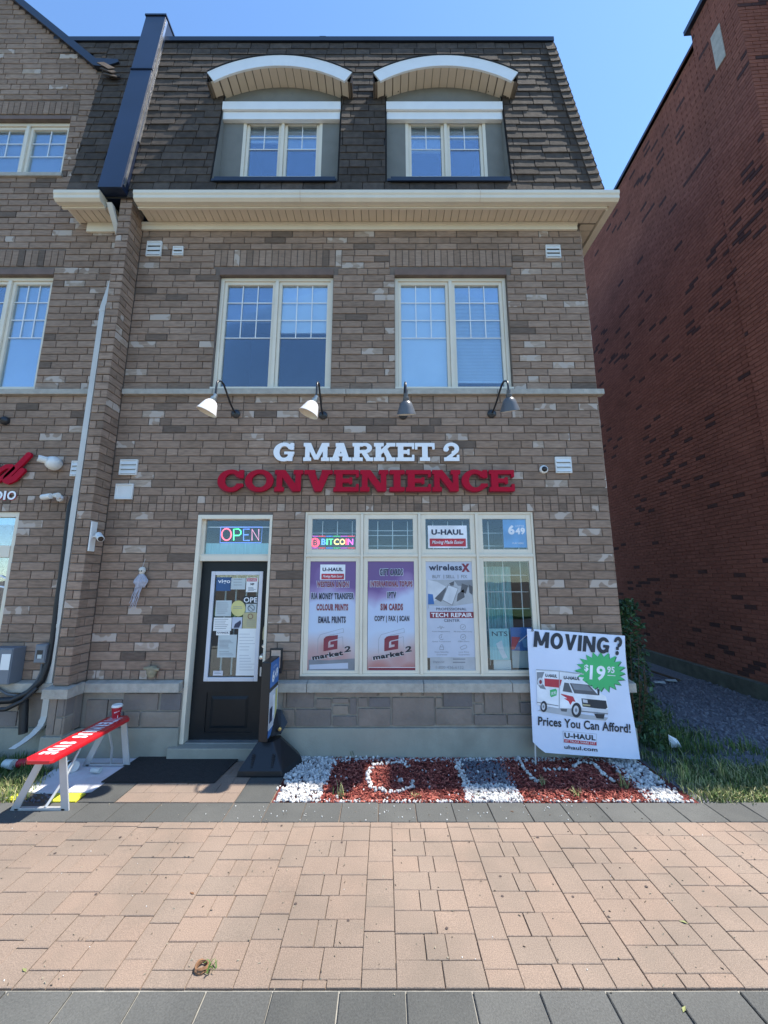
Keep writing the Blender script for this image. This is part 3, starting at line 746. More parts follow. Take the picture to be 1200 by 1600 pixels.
q.add(vs, [(2 * i, 2 * i + 2, 2 * i + 3, 2 * i + 1) for i in range(n)]); q.build('curtain', 'curtain_teal', sw_, smooth=True)

# ---- door
a, b, c, d = WIN['door']
q = MB(); fw = .045
q.box(a, a + fw, -.005, .16, .115, d); q.box(b - .03, b, -.005, .16, .115, d); q.box(a + fw, b - .03, -.005, .16, d - .05, d)
q.box(a + fw, b - .03, .03, .15, 2.115, 2.185)
door_f = q.build('door_frame', 'cream_vinyl', shop, bevel=.004)
q = MB(); q.box(a + fw + .03, b - .045, .070, .074, 2.20, d - .055); q.build('transom_pane', 'shop_glass', door_f)
q = MB(); q.box(a + fw, a + fw + .03, .05, .09, 2.186, d - .051); q.box(b - .045, b - .031, .05, .09, 2.186, d - .051); q.box(a + fw + .03, b - .045, .05, .09, 2.186, 2.2); q.build('transom_frame', 'cream_vinyl', door_f)
q = MB(); q.box(a + fw + .031, b - .046, .10, .108, 2.2, 2.335); q.build('transom_blind', 'curtain_teal', door_f)
q = MB(); q.box(a + fw + .031, b - .046, .12, .126, 2.53, 2.542); q.build('transom_bar', 'white_trim', door_f)
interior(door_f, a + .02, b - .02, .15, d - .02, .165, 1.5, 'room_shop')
dx0, dx1 = a + fw + .004, b - .034
GX0, GX1, GZ0, GZ1 = -2.075, -1.455, .745, 1.995
q = MB(); iz = .045; gx0, gx1, gz0, gz1 = GX0 + iz, GX1 - iz, GZ0 + iz, GZ1 - iz
for A in ((dx0, gx0, .125, 2.112), (gx1, dx1, .125, 2.112), (gx0, gx1, gz1, 2.112), (gx0, gx1, .125, .20), (gx0, gx1, .62, gz0)): q.box(A[0], A[1], .10, .145, A[2], A[3])
q.box(gx0, gx1, .112, .145, .20, .62)
for A in ((gx0 + .05, gx1 - .05, .24, .58),):
    q.add([(A[0], .112, A[2]), (A[1], .112, A[2]), (A[1], .112, A[3]), (A[0], .112, A[3]), (A[0] + .03, .1, A[2] + .03), (A[1] - .03, .1, A[2] + .03), (A[1] - .03, .1, A[3] - .03), (A[0] + .03, .1, A[3] - .03)], [(0, 1, 5, 4), (1, 2, 6, 5), (2, 3, 7, 6), (3, 0, 4, 7), (4, 5, 6, 7)])
door = q.build('door', 'door_black', shop)
q = MB()
for A in ((GX0, gx0, GZ0, GZ1), (gx1, GX1, GZ0, GZ1), (gx0, gx1, gz1, GZ1), (gx0, gx1, GZ0, gz0)): q.box(A[0], A[1], .082, .12, A[2], A[3])
q.build('glazing_frame', 'door_trim', door, bevel=.005)
q = MB(); q.box(gx0, gx1, .108, .112, gz0, gz1); q.build('door_pane', 'door_glass', door)
q = MB()
for k in (.18, .42, .66, .9):
    q.box(gx0 + (gx1 - gx0) * k - .008, gx0 + (gx1 - gx0) * k + .008, .20, .215, gz0, gz1)
q.build('security_bars', 'white_trim', door)
q = MB(); hx = -1.405
q.lathe([(.0, -.02), (.03, -.02), (.032, .0), (.02, .01), (.012, .03), (.028, .045), (.03, .06), (.018, .075), (0, .078)], Matrix.Translation((hx, .09, 1.02)) @ Matrix.Rotation(R(90), 4, 'X'), 14); q.build('door_knob', 'chrome', door, smooth=True)
q = MB(); q.lathe([(0, -.02), (.026, -.02), (.026, .006), (.018, .014), (0, .015)], Matrix.Translation((hx, .1, 1.13)) @ Matrix.Rotation(R(90), 4, 'X'), 14); q.build('deadbolt', 'chrome', door, smooth=True)
q = MB(); q.box(hx - .03, hx - .012, .093, .1, .80, .9); q.build('latch_plate', 'leg_grey', door)
q = MB(); pts = []
for i in range(16): an = i / 16 * 6.28; rr = random.uniform(.6, 1.05); pts.append((hx - .005 + .022 * rr * math.cos(an), .0985, 1.28 + .12 * rr * math.sin(an)))
q.prism(pts, (0, .003, 0)); q.build('scraped_patch', 'paper_tan', door)
q = MB(); q.box(-2.33, -1.30, -.10, .17, -.1, .112); q.build('door_step', 'concrete', shop, bevel=.01)
q = MB(); q.box(a + .05, b - .04, .02, .16, .1125, .124); q.build('threshold', 'galvanised', shop)

# ---- eaves
EX0, EX1 = -3.27, 3.09
q = MB()
prof = [(-.27, 6.78), (-.335, 6.775), (-.37, 6.80), (-.372, 6.84), (-.385, 6.86), (-.385, 6.905), (-.37, 6.91), (-.27, 6.905)]
q.prism([(EX0, y, z) for y, z in prof], (EX1 - EX0 - .02, 0, 0))
g = q.build('gutter', 'cream_vinyl', shop)
for xx in (-1.1, 1.25):
    q = MB(); q.prism([(xx, y - .0015, z) for y, z in prof], (.012, 0, 0)); q.build('gutter_seam', 'cream_soffit', g)
q = MB(); q.box(EX0, EX1 - .13, -.268, -.24, 6.755, 6.90); q.build('fascia', 'cream_vinyl', shop)
q = MB(); q.box(3.00, 3.085, -.268, 8.5, 6.80, 6.905); q.box(2.965, 2.99, -.235, 8.5, 6.755, 6.90); q.build('side_fascia', 'cream_vinyl', shop)
q = MB(); q.box(EX0, 2.96, -.238, .012, 6.802, 6.82); q.box(2.74, 2.96, .012, 8.5, 6.802, 6.82); soff = q.build('soffit', 'soffit_gap', shop)
sp = MB(); sp.box(-.0475, .0475, -.115, .105, -.005, .005); spm = sp.mesh('soffit_panel', 'cream_soffit')
n = 61
for i in range(n):
    xx = EX0 + .05 + i * (2.96 - EX0 - .1) / (n - 1); o = link('soffit_panel', spm, loc=(xx, -.118, 6.7955)); W(soff, o)
sp = MB(); sp.box(-.1, .1, -.046, .046, -.005, .005); spm = sp.mesh('soffit_panel', 'cream_soffit')
for i in range(40):
    o = link('soffit_panel', spm, loc=(2.855, .06 + i * .1, 6.7955)); W(soff, o)
q = MB(); q.box(BX0, 2.68, -.03, .0, 6.675, 6.788); q.box(BX0, 2.685, -.042, -.03, 6.74, 6.785); q.build('frieze_board', 'cream_vinyl', shop, bevel=.003)

# ---- mansard roof
SLP = .098
def ym(z): return -.27 + (z - 6.9) * SLP
ZT, ZB_ = 10.17, 6.90
HIP0, HIPK = 2.925, SLP                       # right hip moves in as the face leans back
def hipx(z): return HIP0 - (z - 6.9) * HIPK
DORM = [(-2.33, -.635), (.04, 1.71)]; DZ0, DZ1 = 7.21, 9.12
q = MB()
def mq(x0, x1, z0, z1): q.poly([(x0, ym(z0), z0), (x1, ym(z0), z0), (x1, ym(z1), z1), (x0, ym(z1), z1)])
mq(-3.6, HIP0, ZB_, DZ0)
mq(-3.6, DORM[0][0], DZ0, 9.35); mq(DORM[0][1], DORM[1][0], DZ0, 9.35); q.poly([(DORM[1][1], ym(DZ0), DZ0), (hipx(DZ0), ym(DZ0), DZ0), (hipx(9.35), ym(9.35), 9.35), (DORM[1][1], ym(9.35), 9.35)])
for l, r in DORM: mq(l, r, 9.2, 9.35)
q.poly([(-3.6, ym(9.35), 9.35), (hipx(9.35), ym(9.35), 9.35), (hipx(ZT), ym(ZT), ZT), (-3.6, ym(ZT), ZT)])
q.poly([(HIP0, ym(ZB_), ZB_), (HIP0, 9, ZB_), (hipx(ZT), 9, ZT), (hipx(ZT), ym(ZT), ZT)])
q.poly([(-3.6, ym(ZT), ZT), (hipx(ZT), ym(ZT), ZT), (hipx(ZT), 9, ZT), (-3.6, 9, ZT)])
roof = q.build('mansard_roof', 'shingle_base', shop)
SH = Pieces('shingle', 'shingle', .29, .014, .15, .002)
def shingle_rows(P, xa, xb, z0, z1, skip, pitch=.142, off=0):
    n = round((z1 - z0) / pitch); pc = (z1 - z0) / n
    for i in range(n):
        zc = z0 + (i + .5) * pc; x0 = xa(zc) if callable(xa) else xa; x1 = xb(zc) if callable(xb) else xb
        iv = [(x0, x1)]
        for a, b, c, d in skip:
            if c < zc < d:
                nv = []
                for p, r in iv:
                    if b <= p or a >= r: nv.append((p, r)); continue
                    if a > p: nv.append((p, a))
                    if b < r: nv.append((b, r))
                iv = nv
        for p, r in iv:
            s = p - (random.uniform(.03, .26))
            while s < r - .01:
                e = s + random.choice((.22, .29, .29, .34)); l = max(s, p); h = min(e, r)
                if h - l > .02:
                    P.put(((l + h) / 2 , ym(zc) - .016 - random.uniform(0, .006), zc), h - l - .009, pc + .012, random.uniform(-.006, .006), min(1, max(0, random.gauss(.5, .25))), .001, -math.atan(SLP) - R(random.uniform(3.0, 4.6)))
                s = e
skips = [(l - .02, r + .02, DZ0, 8.95) for l, r in DORM] + [(l - .02 + k, r + .02 - k, 8.9, 8.96 + k * .7) for l, r in DORM for k in (0, .2, .35)]
shingle_rows(SH, -3.42, lambda z: hipx(z) - .01, ZB_ + .0, ZT - .06, skips)
SH.finish(roof)
# hip caps
q0 = MB(); q0.box(-.075, .075, -.012, .0, -.09, .09, 0, .62); q0.box(.06, .075, -.012, .12, -.09, .09, 0, .55); hm = q0.mesh('hip_cap', 'shingle', tone=True)
n = 23
for i in range(n):
    zc = ZB_ + .07 + i * (ZT - ZB_ - .1) / n; o = link('hip_cap', hm); o.matrix_world = Matrix.Translation((hipx(zc) - .05, ym(zc) - .022, zc)) @ Euler((-math.atan(SLP) - R(5), -R(5.6), 0)).to_matrix().to_4x4(); W(roof, o)
q = MB(); q.box(-3.4, hipx(ZT) + .03, ym(ZT) - .045, ym(ZT) + .12, ZT - .05, ZT + .03); q.box(hipx(ZT) - .02, hipx(ZT) + .04, ym(ZT) + .12, 8.9, ZT - .05, ZT + .03)
q.box(-1.0, -.9, ym(ZT) - .047, ym(ZT) + .1, ZT - .052, ZT + .034); q.build('roof_edge_flashing', 'dark_flashing', roof)

# ---- dormers
for k, (l, r) in enumerate(DORM):
    yd = -.05; xc = (l + r) / 2; HW = 1.03; RISE = .31; TH = .19; Rr = (HW * HW + RISE * RISE) / (2 * RISE)
    zt = 9.30                                             # crown of the hood
    def arc(x, top=zt): return top - Rr + math.sqrt(max(0, Rr * Rr - (x - xc) ** 2))
    fw = l, r
    q = MB(); wx0, wx1, wz0, wz1 = ((-2.045, -.895, 7.49, 8.55), (.31, 1.475, 7.49, 8.55))[k]
    top = lambda x: arc(x, zt - TH)
    # face around the window
    q.poly([(l, yd, DZ0), (wx0, yd, DZ0), (wx0, yd, 8.72), (l, yd, 8.72)]); q.poly([(wx1, yd, DZ0), (r, yd, DZ0), (r, yd, 8.72), (wx1, yd, 8.72)])
    q.poly([(wx0, yd, wz1), (wx1, yd, wz1), (wx1, yd, 8.72), (wx0, yd, 8.72)])
    N = 16; xs = [l + (r - l) * i / N for i in range(N + 1)]
    for i in range(N): q.poly([(xs[i], yd, 8.72), (xs[i + 1], yd, 8.72), (xs[i + 1], yd, top(xs[i + 1]) + .03), (xs[i], yd, top(xs[i]) + .03)])
    for xx in (l, r):                                     # cheeks from the face out to the sloping roof
        q.poly([(xx, yd, DZ0), (xx, ym(DZ0) - .012, DZ0), (xx, ym(9.15) - .012, 9.15), (xx, yd + .03, 9.15)])
    q.poly([(wx0, yd, wz0), (wx0, yd + .1, wz0), (wx0, yd + .1, wz1), (wx0, yd, wz1)]); q.poly([(wx1, yd, wz0), (wx1, yd + .1, wz0), (wx1, yd + .1, wz1), (wx1, yd, wz1)])
    dm = q.build('dormer', 'grey_stucco', shop)
    q = MB(); q.box(l + .004, r - .004, ym(DZ0) - .035, yd, DZ0 - .03, DZ0 + .006); q.box(l + .05, r - .02, ym(DZ0) - .055, ym(DZ0) - .03, DZ0 - .05, DZ0 + .012); q.build('dormer_sill_flashing', 'dark_flashing', dm)
    q = MB(); q.box(l - .005, r + .004, yd - .055, yd, 8.45, 8.58); q.box(l - .008, r + .006, yd - .085, yd, 8.584, 8.725); q.build('dormer_trim_band', 'white_trim', dm, bevel=.004)
    # hood: white arched fascia, cream boards beneath, dark top
    yf = -.30; yb = .25; N = 22; xs = [xc - HW + 2 * HW * i / N for i in range(N + 1)]
    q = MB()
    for i in range(N):
        x0, x1 = xs[i], xs[i + 1]; za, zb = arc(x0), arc(x1); n0 = Vector((x0 - xc, 0, Rr - (zt - za))).normalized() * TH; n1 = Vector((x1 - xc, 0, Rr - (zt - zb))).normalized() * TH
        A = Vector((x0, 0, za)); Bv = Vector((x1, 0, zb)); 
        q.prism([A + Vector((0, yf, 0)), Bv + Vector((0, yf, 0)), Bv - n1 + Vector((0, yf, 0)), A - n0 + Vector((0, yf, 0))], (0, .025, 0))
    hood = q.build('dormer_hood_fascia', 'white_trim', dm)
    q = MB()
    for i in range(N):
        x0, x1 = xs[i], xs[i + 1]; za, zb = arc(x0) + .008, arc(x1) + .008
        q.poly([(x0, yf - .012, za), (x1, yf - .012, zb), (x1, yb, zb), (x0, yb, za)])
    for sx, ss in ((xs[0] - .004, -1), (xs[-1] + .004, 1)):
        za = arc(xs[0]); q.poly([(sx, yf, za + .008), (sx, yb, za + .008), (sx - ss * .03, yb, za - TH), (sx - ss * .03, yf, za - TH)])
    q.build('hood_roof', 'dark_flashing', hood)
    q = MB()
    for i in range(N):
        x0, x1 = xs[i], xs[i + 1]; q.poly([(x0, yf + .02, arc(x0) - TH + .02), (x1, yf + .02, arc(x1) - TH + .02), (x1, yb, arc(x1) - TH + .02), (x0, yb, arc(x0) - TH + .02)])
    q.build('hood_soffit_backing', 'soffit_gap', hood)
    nb = 17
    for i in range(nb):
        xx = xc - HW + .05 + (i + .5) * (2 * HW - .1) / nb; a_ = math.asin((xx - xc) / Rr); q = MB(); q.box(-.054, .054, yf + .02, .0, -.004, .004)
        o = link('soffit_board', q.mesh('soffit_board', 'cream_soffit')); o.matrix_world = Matrix.Translation((xx, 0, arc(xx) - TH + .006)) @ Matrix.Rotation(a_, 4, 'Y'); W(dm, o)
    upper_window(shop, wx0, wx1, wz0, wz1, yd + .0, cols=2, rows=2, split=.45, blinds=((.30, 'blind'), (.42, 'blind')) if k == 0 else ((.46, 'blind'), (.24, 'blind')), name='dormer_window', sf=.04)

# ---- metal clad party wall between the roofs
q = MB(); x0, x1 = -3.73, -3.42
A = [(-.40, 6.93), (.0, 10.62), (9, 10.62), (9, 6.93)]
q.prism([(x0, y, z) for y, z in A], (x1 - x0, 0, 0))
fin = q.build('party_wall_cladding', 'fin_metal', shop, bevel=.006)
q = MB()
def fy(z): return -.40 + (z - 6.93) * .1084
q.prism([(x1 + .002, fy(7.0) + .02, 7.0), (x1 + .002, fy(10.55) + .02, 10.55), (x1 + .002, fy(10.55) + .055, 10.55), (x1 + .002, fy(7.0) + .055, 7.0)], (.006, 0, 0))
q.prism([(x1 + .002, fy(7.9) + .075, 7.9), (x1 + .002, fy(10.1) + .075, 10.1), (x1 + .002, fy(10.1) + .10, 10.1), (x1 + .002, fy(7.9) + .10, 7.9)], (.012, 0, 0))
q.build('step_flashing', 'bright_flashing', fin)
q = MB(); q.box(x0 - .004, x1 + .006, fy(9.3) - .012, fy(9.3) + .1, 9.30, 9.315); q.build('cladding_seam', 'fin_metal', fin); q = MB(); q.box(x0 - .012, x1 + .012, fy(10.6) - .012, 2, 10.6, 10.63); q.build('cladding_cap', 'fin_metal', fin)

# =================================================================== NEIGHBOURING TOWNHOUSE (left)
town = empty('townhouse', (-5.5, 0, 0), label='brown brick townhouse with gable adjoining the shop on its left', cat='building')
LX0, LX1 = -7.4, -3.52
xa = FX(0, 520) - 1.2
LW = dict(u1=(-5.75, FX(83, 431), 4.32, FZ(429)), u2=(-5.95, FX(109, 190), FZ(272), FZ(186)), sh=(-7.2, FX(28, 812), .8, 2.71))
lh = list(LW.values())
rake = lambda x: 9.59 + (-4.37 - x) * .90                 # rake line of the gable
q = MB(); backing(q, (0, 0, 0), 0, LX0, -4.26, .70, 9.45, lh); backing(q, (0, 0, 0), 0, -4.26, LX1 - .0, .70, 7.0, [])
q.prism([(-4.25, .012, 9.45), (LX0, .012, 9.45), (LX0, .012, 10.9), (-6.3, .012, rake(-6.3)), (-4.25, .012, 9.48)], (0, .1, 0))
q.box(LX0, LX1, .3, 8.9, 0, 6.9); q.box(LX0, -4.27, .3, 8.9, 6.9, 9.3)
lw = q.build('brick_wall', 'mortar', town)
B = Pieces('brick', 'brown_brick', .275, .06, .09, .004)
sold = [(6.115, 6.38, LW['u1'][0], LW['u1'][1] + .11), (LW['u2'][3] + .09, LW['u2'][3] + .33, LW['u2'][0], LW['u2'][1] + .1)]
ll_ = [(LW['u1'][0], LW['u1'][1] + .0, LW['u1'][3], 6.08), (LW['u2'][0], LW['u2'][1], LW['u2'][3], LW['u2'][3] + .07)]
courses(B, (0, 0, 0), 0, LX0, LX1, .785, 2.71, lh, .1012, .275, tonef=clust)
courses(B, (0, 0, 0), 0, LX0, LX1, 2.71, 2.91, lh, .1, .275, headers=((2.7, 2.92),), tonef=clust)
courses(B, (0, 0, 0), 0, LX0, LX1, 2.91, 4.22, [], .1005, .275, tonef=clust)
courses(B, (0, 0, 0), 0, LX0, LX1, 4.30, 7.0, lh + ll_, .0985, .275, soldier=sold[:1], tonef=clust)
courses(B, (0, 0, 0), 0, LX0, -4.26, 7.0, 9.45, lh + ll_, .0985, .275, soldier=sold[1:], tonef=clust)
z = 9.45
while z < 10.9:
    xr = -4.37 - (z + .09 - 9.59) / .90; x = LX0 + random.uniform(0, .2)
    while x < xr - .05:
        e = min(x + .285, xr); B.put(((x + e) / 2, 0, z + .05), e - x - .01, .089, 0, clust()); x = e
    z += .099
B.finish(lw)
for k in ('u1', 'u2'):
    a, b, c, d = LW[k]; q = MB(); q.box(a, b, .0, .05, d + .005, d + (.09 if k == 'u1' else .06)); q.build('lintel', 'steel_lintel', town)
upper_window(town, *LW['u1'], .055, blinds=(None, (.97, 'blind')))
upper_window(town, *LW['u2'], .055, cols=2, rows=2, split=.55, blinds=((.95, 'blind'), (.95, 'blind')))
q = MB(); a, b, c, d = LW['u2']; q.box(a, b + .04, -.03, .055, c - .06, c); q.build('window_sill', 'cast_stone', town, bevel=.004)
for a, b in ((-7.3, -4.9), (-4.9, -3.53)): capstone(a + J, b - J, -.05, .045, 4.22, 4.30, town, 'band_stone')
for a, b in ((-7.3, -5.2), (-5.2, -3.58)): capstone(a + J, b - J, -.085, .045, .67, .785, town, 'sill_stone', slope=.02)
q = MB(); q.box(-7.3, -3.53, -.02, .05, -.1, .70); ob = q.build('stone_base', 'stone_mortar', town)
x = -7.2
while x < -3.8:
    w = random.uniform(.25, .5); hh = random.choice((.16, .2, .35))
    for z0, z1 in ((.31, .31 + hh - .01), (.31 + hh, .66)):
        if z1 - z0 > .05: q = MB(); q.box(x, min(x + w - .015, -3.68), -.035, .0, z0, z1, 0, random.random()); q.build('stone_block', 'stone_block', ob, bevel=.006, tone=True)
    x += w
q = MB(); q.box(-7.3, -3.56, -.05, .02, -.1, .295); q.build('foundation', 'concrete', town)
# left shop window, mostly out of the frame
a, b, c, d = LW['sh']; q = MB(); q.box(b - .06, b, .03, .12, c, d); q.box(a, b - .06, .03, .12, d - .06, d); q.box(a, b - .06, .02, .12, 2.16, 2.30); q.box(a, b - .06, .03, .12, c, c + .05)
w = q.build('shop_window', 'cream_vinyl', town, bevel=.003)
q = MB(); q.box(a, b - .06, .07, .074, c + .05, 2.16); q.box(a, b - .06, .07, .074, 2.30, d - .06); q.build('pane', 'shop_glass', w)
q = MB(); q.box(a, b - .06, .085, .09, 2.56, d - .06); q.build('blind', 'curtain_teal', w)
interior(w, a, b - .01, c, d - .02, .122, 1.2)
# left mansard strip, gutter and gable trim
q = MB(); q.poly([(-4.25, ym(ZB_), ZB_), (-3.6, ym(ZB_), ZB_), (-3.6, ym(ZT), ZT), (-4.25, ym(ZT), ZT)])
q.poly([(-4.25, ym(ZB_), ZB_), (-4.25, .1, ZB_), (-4.25, .1, ZT), (-4.25, ym(ZT), ZT)])
q.poly([(-7, ym(ZT) + .03, 9.2), (-4.25, ym(ZT) + .03, 9.2), (-4.25, ym(ZT) + .0, ZT), (-7, ym(ZT), ZT)])
q.poly([(-7, ym(ZT), ZT), (-3.6, ym(ZT), ZT), (-3.6, 9, ZT), (-7, 9, ZT)]); lroof = q.build('mansard_roof', 'shingle_base', town)
SH = Pieces('shingle', 'shingle', .29, .014, .15, .002)
shingle_rows(SH, -4.25, -3.735, ZB_, ZT - .06, []); shingle_rows(SH, -5.2, -4.25, 9.86, ZT - .06, []); shingle_rows(SH, -4.46, -4.25, 9.62, 9.86, [])
SH.finish(lroof)
q = MB(); q.box(-6.6, -3.73, ym(ZT) - .045, ym(ZT) + .12, ZT - .05, ZT + .03); q.build('roof_edge_flashing', 'dark_flashing', lroof)
q = MB(); p = [(-4.20, -.06, 9.50), (-4.37, -.06, 9.52), (-6.6, -.06, rake(-6.6) - .02), (-6.6, -.06, rake(-6.6) + .11), (-4.36, -.06, 9.66), (-4.02, -.06, 9.64), (-4.0, -.06, 9.585)]
q.prism(p, (0, .3, 0)); q.build('gable_flashing', 'dark_flashing', lroof)
for i in range(3):
    q = MB(); q.box(-.11, .11, -.006, .006, -.06, .06, 0, .9); o = link('loose_shingle', q.mesh('loose_shingle', 'shingle', tone=True))
    o.matrix_world = Matrix.Translation((-4.14 + .05 * i, -.10, 9.44 - .085 * i)) @ Euler((R(-25), R(32 - 8 * i), 0)).to_matrix().to_4x4(); W(lroof, o)
q = MB(); q.prism([(-4.31, y, z) for y, z in prof], (.60, 0, 0)); q.build('gutter', 'cream_vinyl', town)
q = MB(); q.prism([(-4.31, -.27, 6.9), (-4.31, 0, 6.9), (-4.25, 0, 6.79), (-4.25, -.27, 6.79)], (.02, 0, 0)); q.box(-4.28, -3.71, -.268, -.24, 6.755, 6.9); q.box(-4.12, -3.61, -.03, 0, 6.64, 6.785); q.build('fascia', 'cream_vinyl', town)
q = MB(); q.box(-4.25, -3.61, -.238, .0, 6.802, 6.82); ls = q.build('soffit', 'soffit_gap', town)
sp = MB(); sp.box(-.045, .045, -.115, .105, -.005, .005); spm = sp.mesh('soffit_panel', 'cream_soffit')
for i in range(6): o = link('soffit_panel', spm, loc=(-4.19 + i * .1, -.118, 6.7955)); W(ls, o)
# downspout: elbow from the gutter to the wall, long drop, ribbed shoe
def rect_tube(q, path, w, d, m=0):
    for (p0, p1) in zip(path, path[1:]):
        p0, p1 = Vector(p0), Vector(p1); q.add([p0 + Vector((a, b, 0)) for a, b in ((-w, -d), (w, -d), (w, d), (-w, d))] + [p1 + Vector((a, b, 0)) for a, b in ((-w, -d), (w, -d), (w, d), (-w, d))], [(0, 1, 5, 4), (1, 2, 6, 5), (2, 3, 7, 6), (3, 0, 4, 7), (0, 1, 2, 3), (4, 5, 6, 7)], m)
q = MB(); X = -3.722; pth = [(X + .11, -.30, 6.78), (X + .11, -.24, 6.70), (X + .11, -.06, 6.50), (X + .10, -.045, 6.3)]
rect_tube(q, pth, .034, .025); rect_tube(q, [(X + .10, -.045, 6.3), (X + .09, -.045, 5.85), (X + .012, -.045, 5.45), (X, -.045, .42)], .034, .026)
q.box(X - .03, X + .05, -.074, -.016, 5.38, 5.41); q.box(X - .037, X + .037, -.074, -.016, 1.36, 1.4); q.box(X - .037, X + .037, -.074, -.016, .60, .63)
pp = [(X, -.045, .42), (X, -.075, .34), (X - .02, -.13, .28), (X - .05, -.20, .23), (X - .09, -.28, .19)]
for i, (a, b) in enumerate(zip(pp, pp[1:])):
    for k in range(3):
        A = Vector(a).lerp(Vector(b), k / 3); C_ = Vector(a).lerp(Vector(b), (k + 1) / 3); g = .036 if k % 2 else .033; rect_tube(q, [A, C_], g, .027 if k % 2 else .025)
q.build('downspout', 'downspout', town)

# =================================================================== RED BRICK BUILDING (right)
RB = Vector((6.1, 0, 0)); ra = -math.atan(.05)
red = empty('red_brick_building', (6.118, .36, 0), label='tall dark red brick building across the gravel lane', cat='building')
HR = 12.3; d_ = Vector((math.sin(-ra), math.cos(ra), 0))          # along the side wall, away from the street
O = Vector((6.118, .36, 0)); DL = 10.0; nrm = Vector((-math.cos(ra), math.sin(ra) * -1, 0)); nrm = Vector((-d_.y, d_.x, 0))
frn = Vector((d_.y, -d_.x, 0))                                      # along the street front, to the right
q = MB()
def loc(s, p, z): return O + d_ * s + nrm * p + Vector((0, 0, z))   # s along side, p proud of the side wall
q.poly([loc(.9, -.012, .23), loc(DL, -.012, .23), loc(DL, -.012, HR), loc(.9, -.012, HR)])
q.poly([loc(0, .088, .23), loc(.9, .088, .23), loc(.9, .088, HR + .3), loc(0, .088, HR + .3)])
q.poly([loc(.9, .088, .23), loc(.9, -.012, .23), loc(.9, -.012, HR + .3), loc(.9, .088, HR + .3)])
q.poly([loc(.012, .1, .23), loc(.012, -6, .23), loc(.012, -6, HR + .3), loc(.012, .1, HR + .3)])
q.poly([loc(DL, 0, 0), loc(DL, -6, 0), loc(DL, -6, HR), loc(DL, 0, HR)])
q.poly([loc(.02, .08, HR), loc(DL, 0, HR), loc(DL, -6, HR), loc(.02, -6, HR)])
rw = q.build('brick_wall', 'red_mortar', red)
B = Pieces('brick', 'red_brick', .22, .04, .066, .003)
rt = {}
def rtone(s, z):
    # dark bricks gather in loose diagonal drifts
    k = math.sin(s * 1.3 + z * .9) + math.sin(s * .5 - z * 1.7 + 1) + .6 * math.sin(z * 3.1 + s * 2.3)
    return random.uniform(0, .1) if random.random() < (.13 if k > .7 else .03) else random.uniform(.2, 1)
rz = math.atan2(-d_.y, -d_.x)                                       # local x points to the street; local -y faces the lane
BL, CH = .238, .0765; nrow = int((HR - .25) / CH)
for i in range(nrow + 4):
    z = .25 + (i + .5) * CH
    if i < nrow:
        s = .905 + (0 if i % 2 else -BL / 2)
        while s < DL - .1:
            a, e = max(s, .905), s + BL; B.put(loc((a + e) / 2, 0, z), e - a - .009, CH - .009, rz, rtone(s, z), .001); s += BL
    s = 0 if i % 2 else -BL / 2
    while s < .9 - .01:
        a, e = max(s, 0), min(s + BL, .9); 
        if e - a > .02: B.put(loc((a + e) / 2, .1, z), e - a - .009, CH - .009, rz, rtone(s, z), .001)
        s += BL
    s = 0 if i % 2 else -BL / 2
    while s < 2.2:
        a, e = max(s, 0.0), s + BL; c = O + frn * ((a + e) / 2 - .1) + Vector((0, 0, z)); B.put(c, e - a - .009, CH - .009, math.atan2(frn.y, frn.x), rtone(s + 3, z), .001); s += BL
B.finish(rw)
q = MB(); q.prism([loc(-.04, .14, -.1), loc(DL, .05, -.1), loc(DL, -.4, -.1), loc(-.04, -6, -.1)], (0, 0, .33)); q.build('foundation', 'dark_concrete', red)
q = MB(); q.box(6.78, 15, -.27, .42, -.1, 14.1); q.build('front_wing', 'red_brick', red)
q = MB(); q.prism([loc(.9, .05, HR), loc(DL, .05, HR), loc(DL, -.4, HR), loc(.9, -.4, HR)], (0, 0, .09)); q.prism([loc(-.05, .17, HR + .3), loc(.97, .17, HR + .3), loc(.97, -.4, HR + .3), loc(-.05, -3, HR + .3)], (0, 0, .10)); q.build('parapet_cap', 'dark_flashing', red)
for s0, s1, z0, z1 in ((.33, .53, 11.0, 11.75),):
    q = MB(); q.prism([loc(s0, .112, z0), loc(s1, .112, z0), loc(s1, .112, z1), loc(s0, .112, z1)], tuple(nrm * -.05)); q.build('accent_stone', 'cast_stone', red)
q = MB(); c = O + frn * .45; q.prism([c + frn * a + Vector((0, 0, z)) - Vector((frn.y, -frn.x, 0)) * -.0 + Vector((0, -.02, 0)) for a, z in ((0, 10.3), (.22, 10.3), (.22, 11.0), (0, 11.0))], (0, .05, 0)); q.build('accent_stone', 'cast_stone', red)
# =================================================================== SIGNS ON THE WALL
def letter_sign(text, u0, u1, v0, v1, Y, mat, widths, root, depth, space=.14, res=.024, backmat=None, grow=0):
    ll = F(u0, v1, Y); x1 = FX(u1, (v0 + v1) / 2, Y); x0 = FX(u0, (v0 + v1) / 2, Y); zb = ll.z; zt = FZ(v0, Y); H = zt - zb
    tot = sum(widths.get(c, 1.0) if c != ' ' else .42 for c in text) + space * (len(text) - 1); k = (x1 - x0) / tot; s = x0
    for c in text:
        w = widths.get(c, 1.0) if c != ' ' else .42
        if c != ' ':
            g = slab_glyph(c, w)
            solid_glyph('letter', g, w, 1, (s, Y, zb), (s + w * k, Y, zb), (s, Y, zt), depth, mat, root, res)
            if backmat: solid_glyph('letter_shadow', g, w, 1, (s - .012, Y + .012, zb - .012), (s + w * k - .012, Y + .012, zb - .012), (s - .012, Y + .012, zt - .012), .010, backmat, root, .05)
        s += (w + space) * k
sg = empty('storefront_sign', (-.2, 0, 3.3), label='upper line of white slab serif letters on the brown brick', cat='sign')
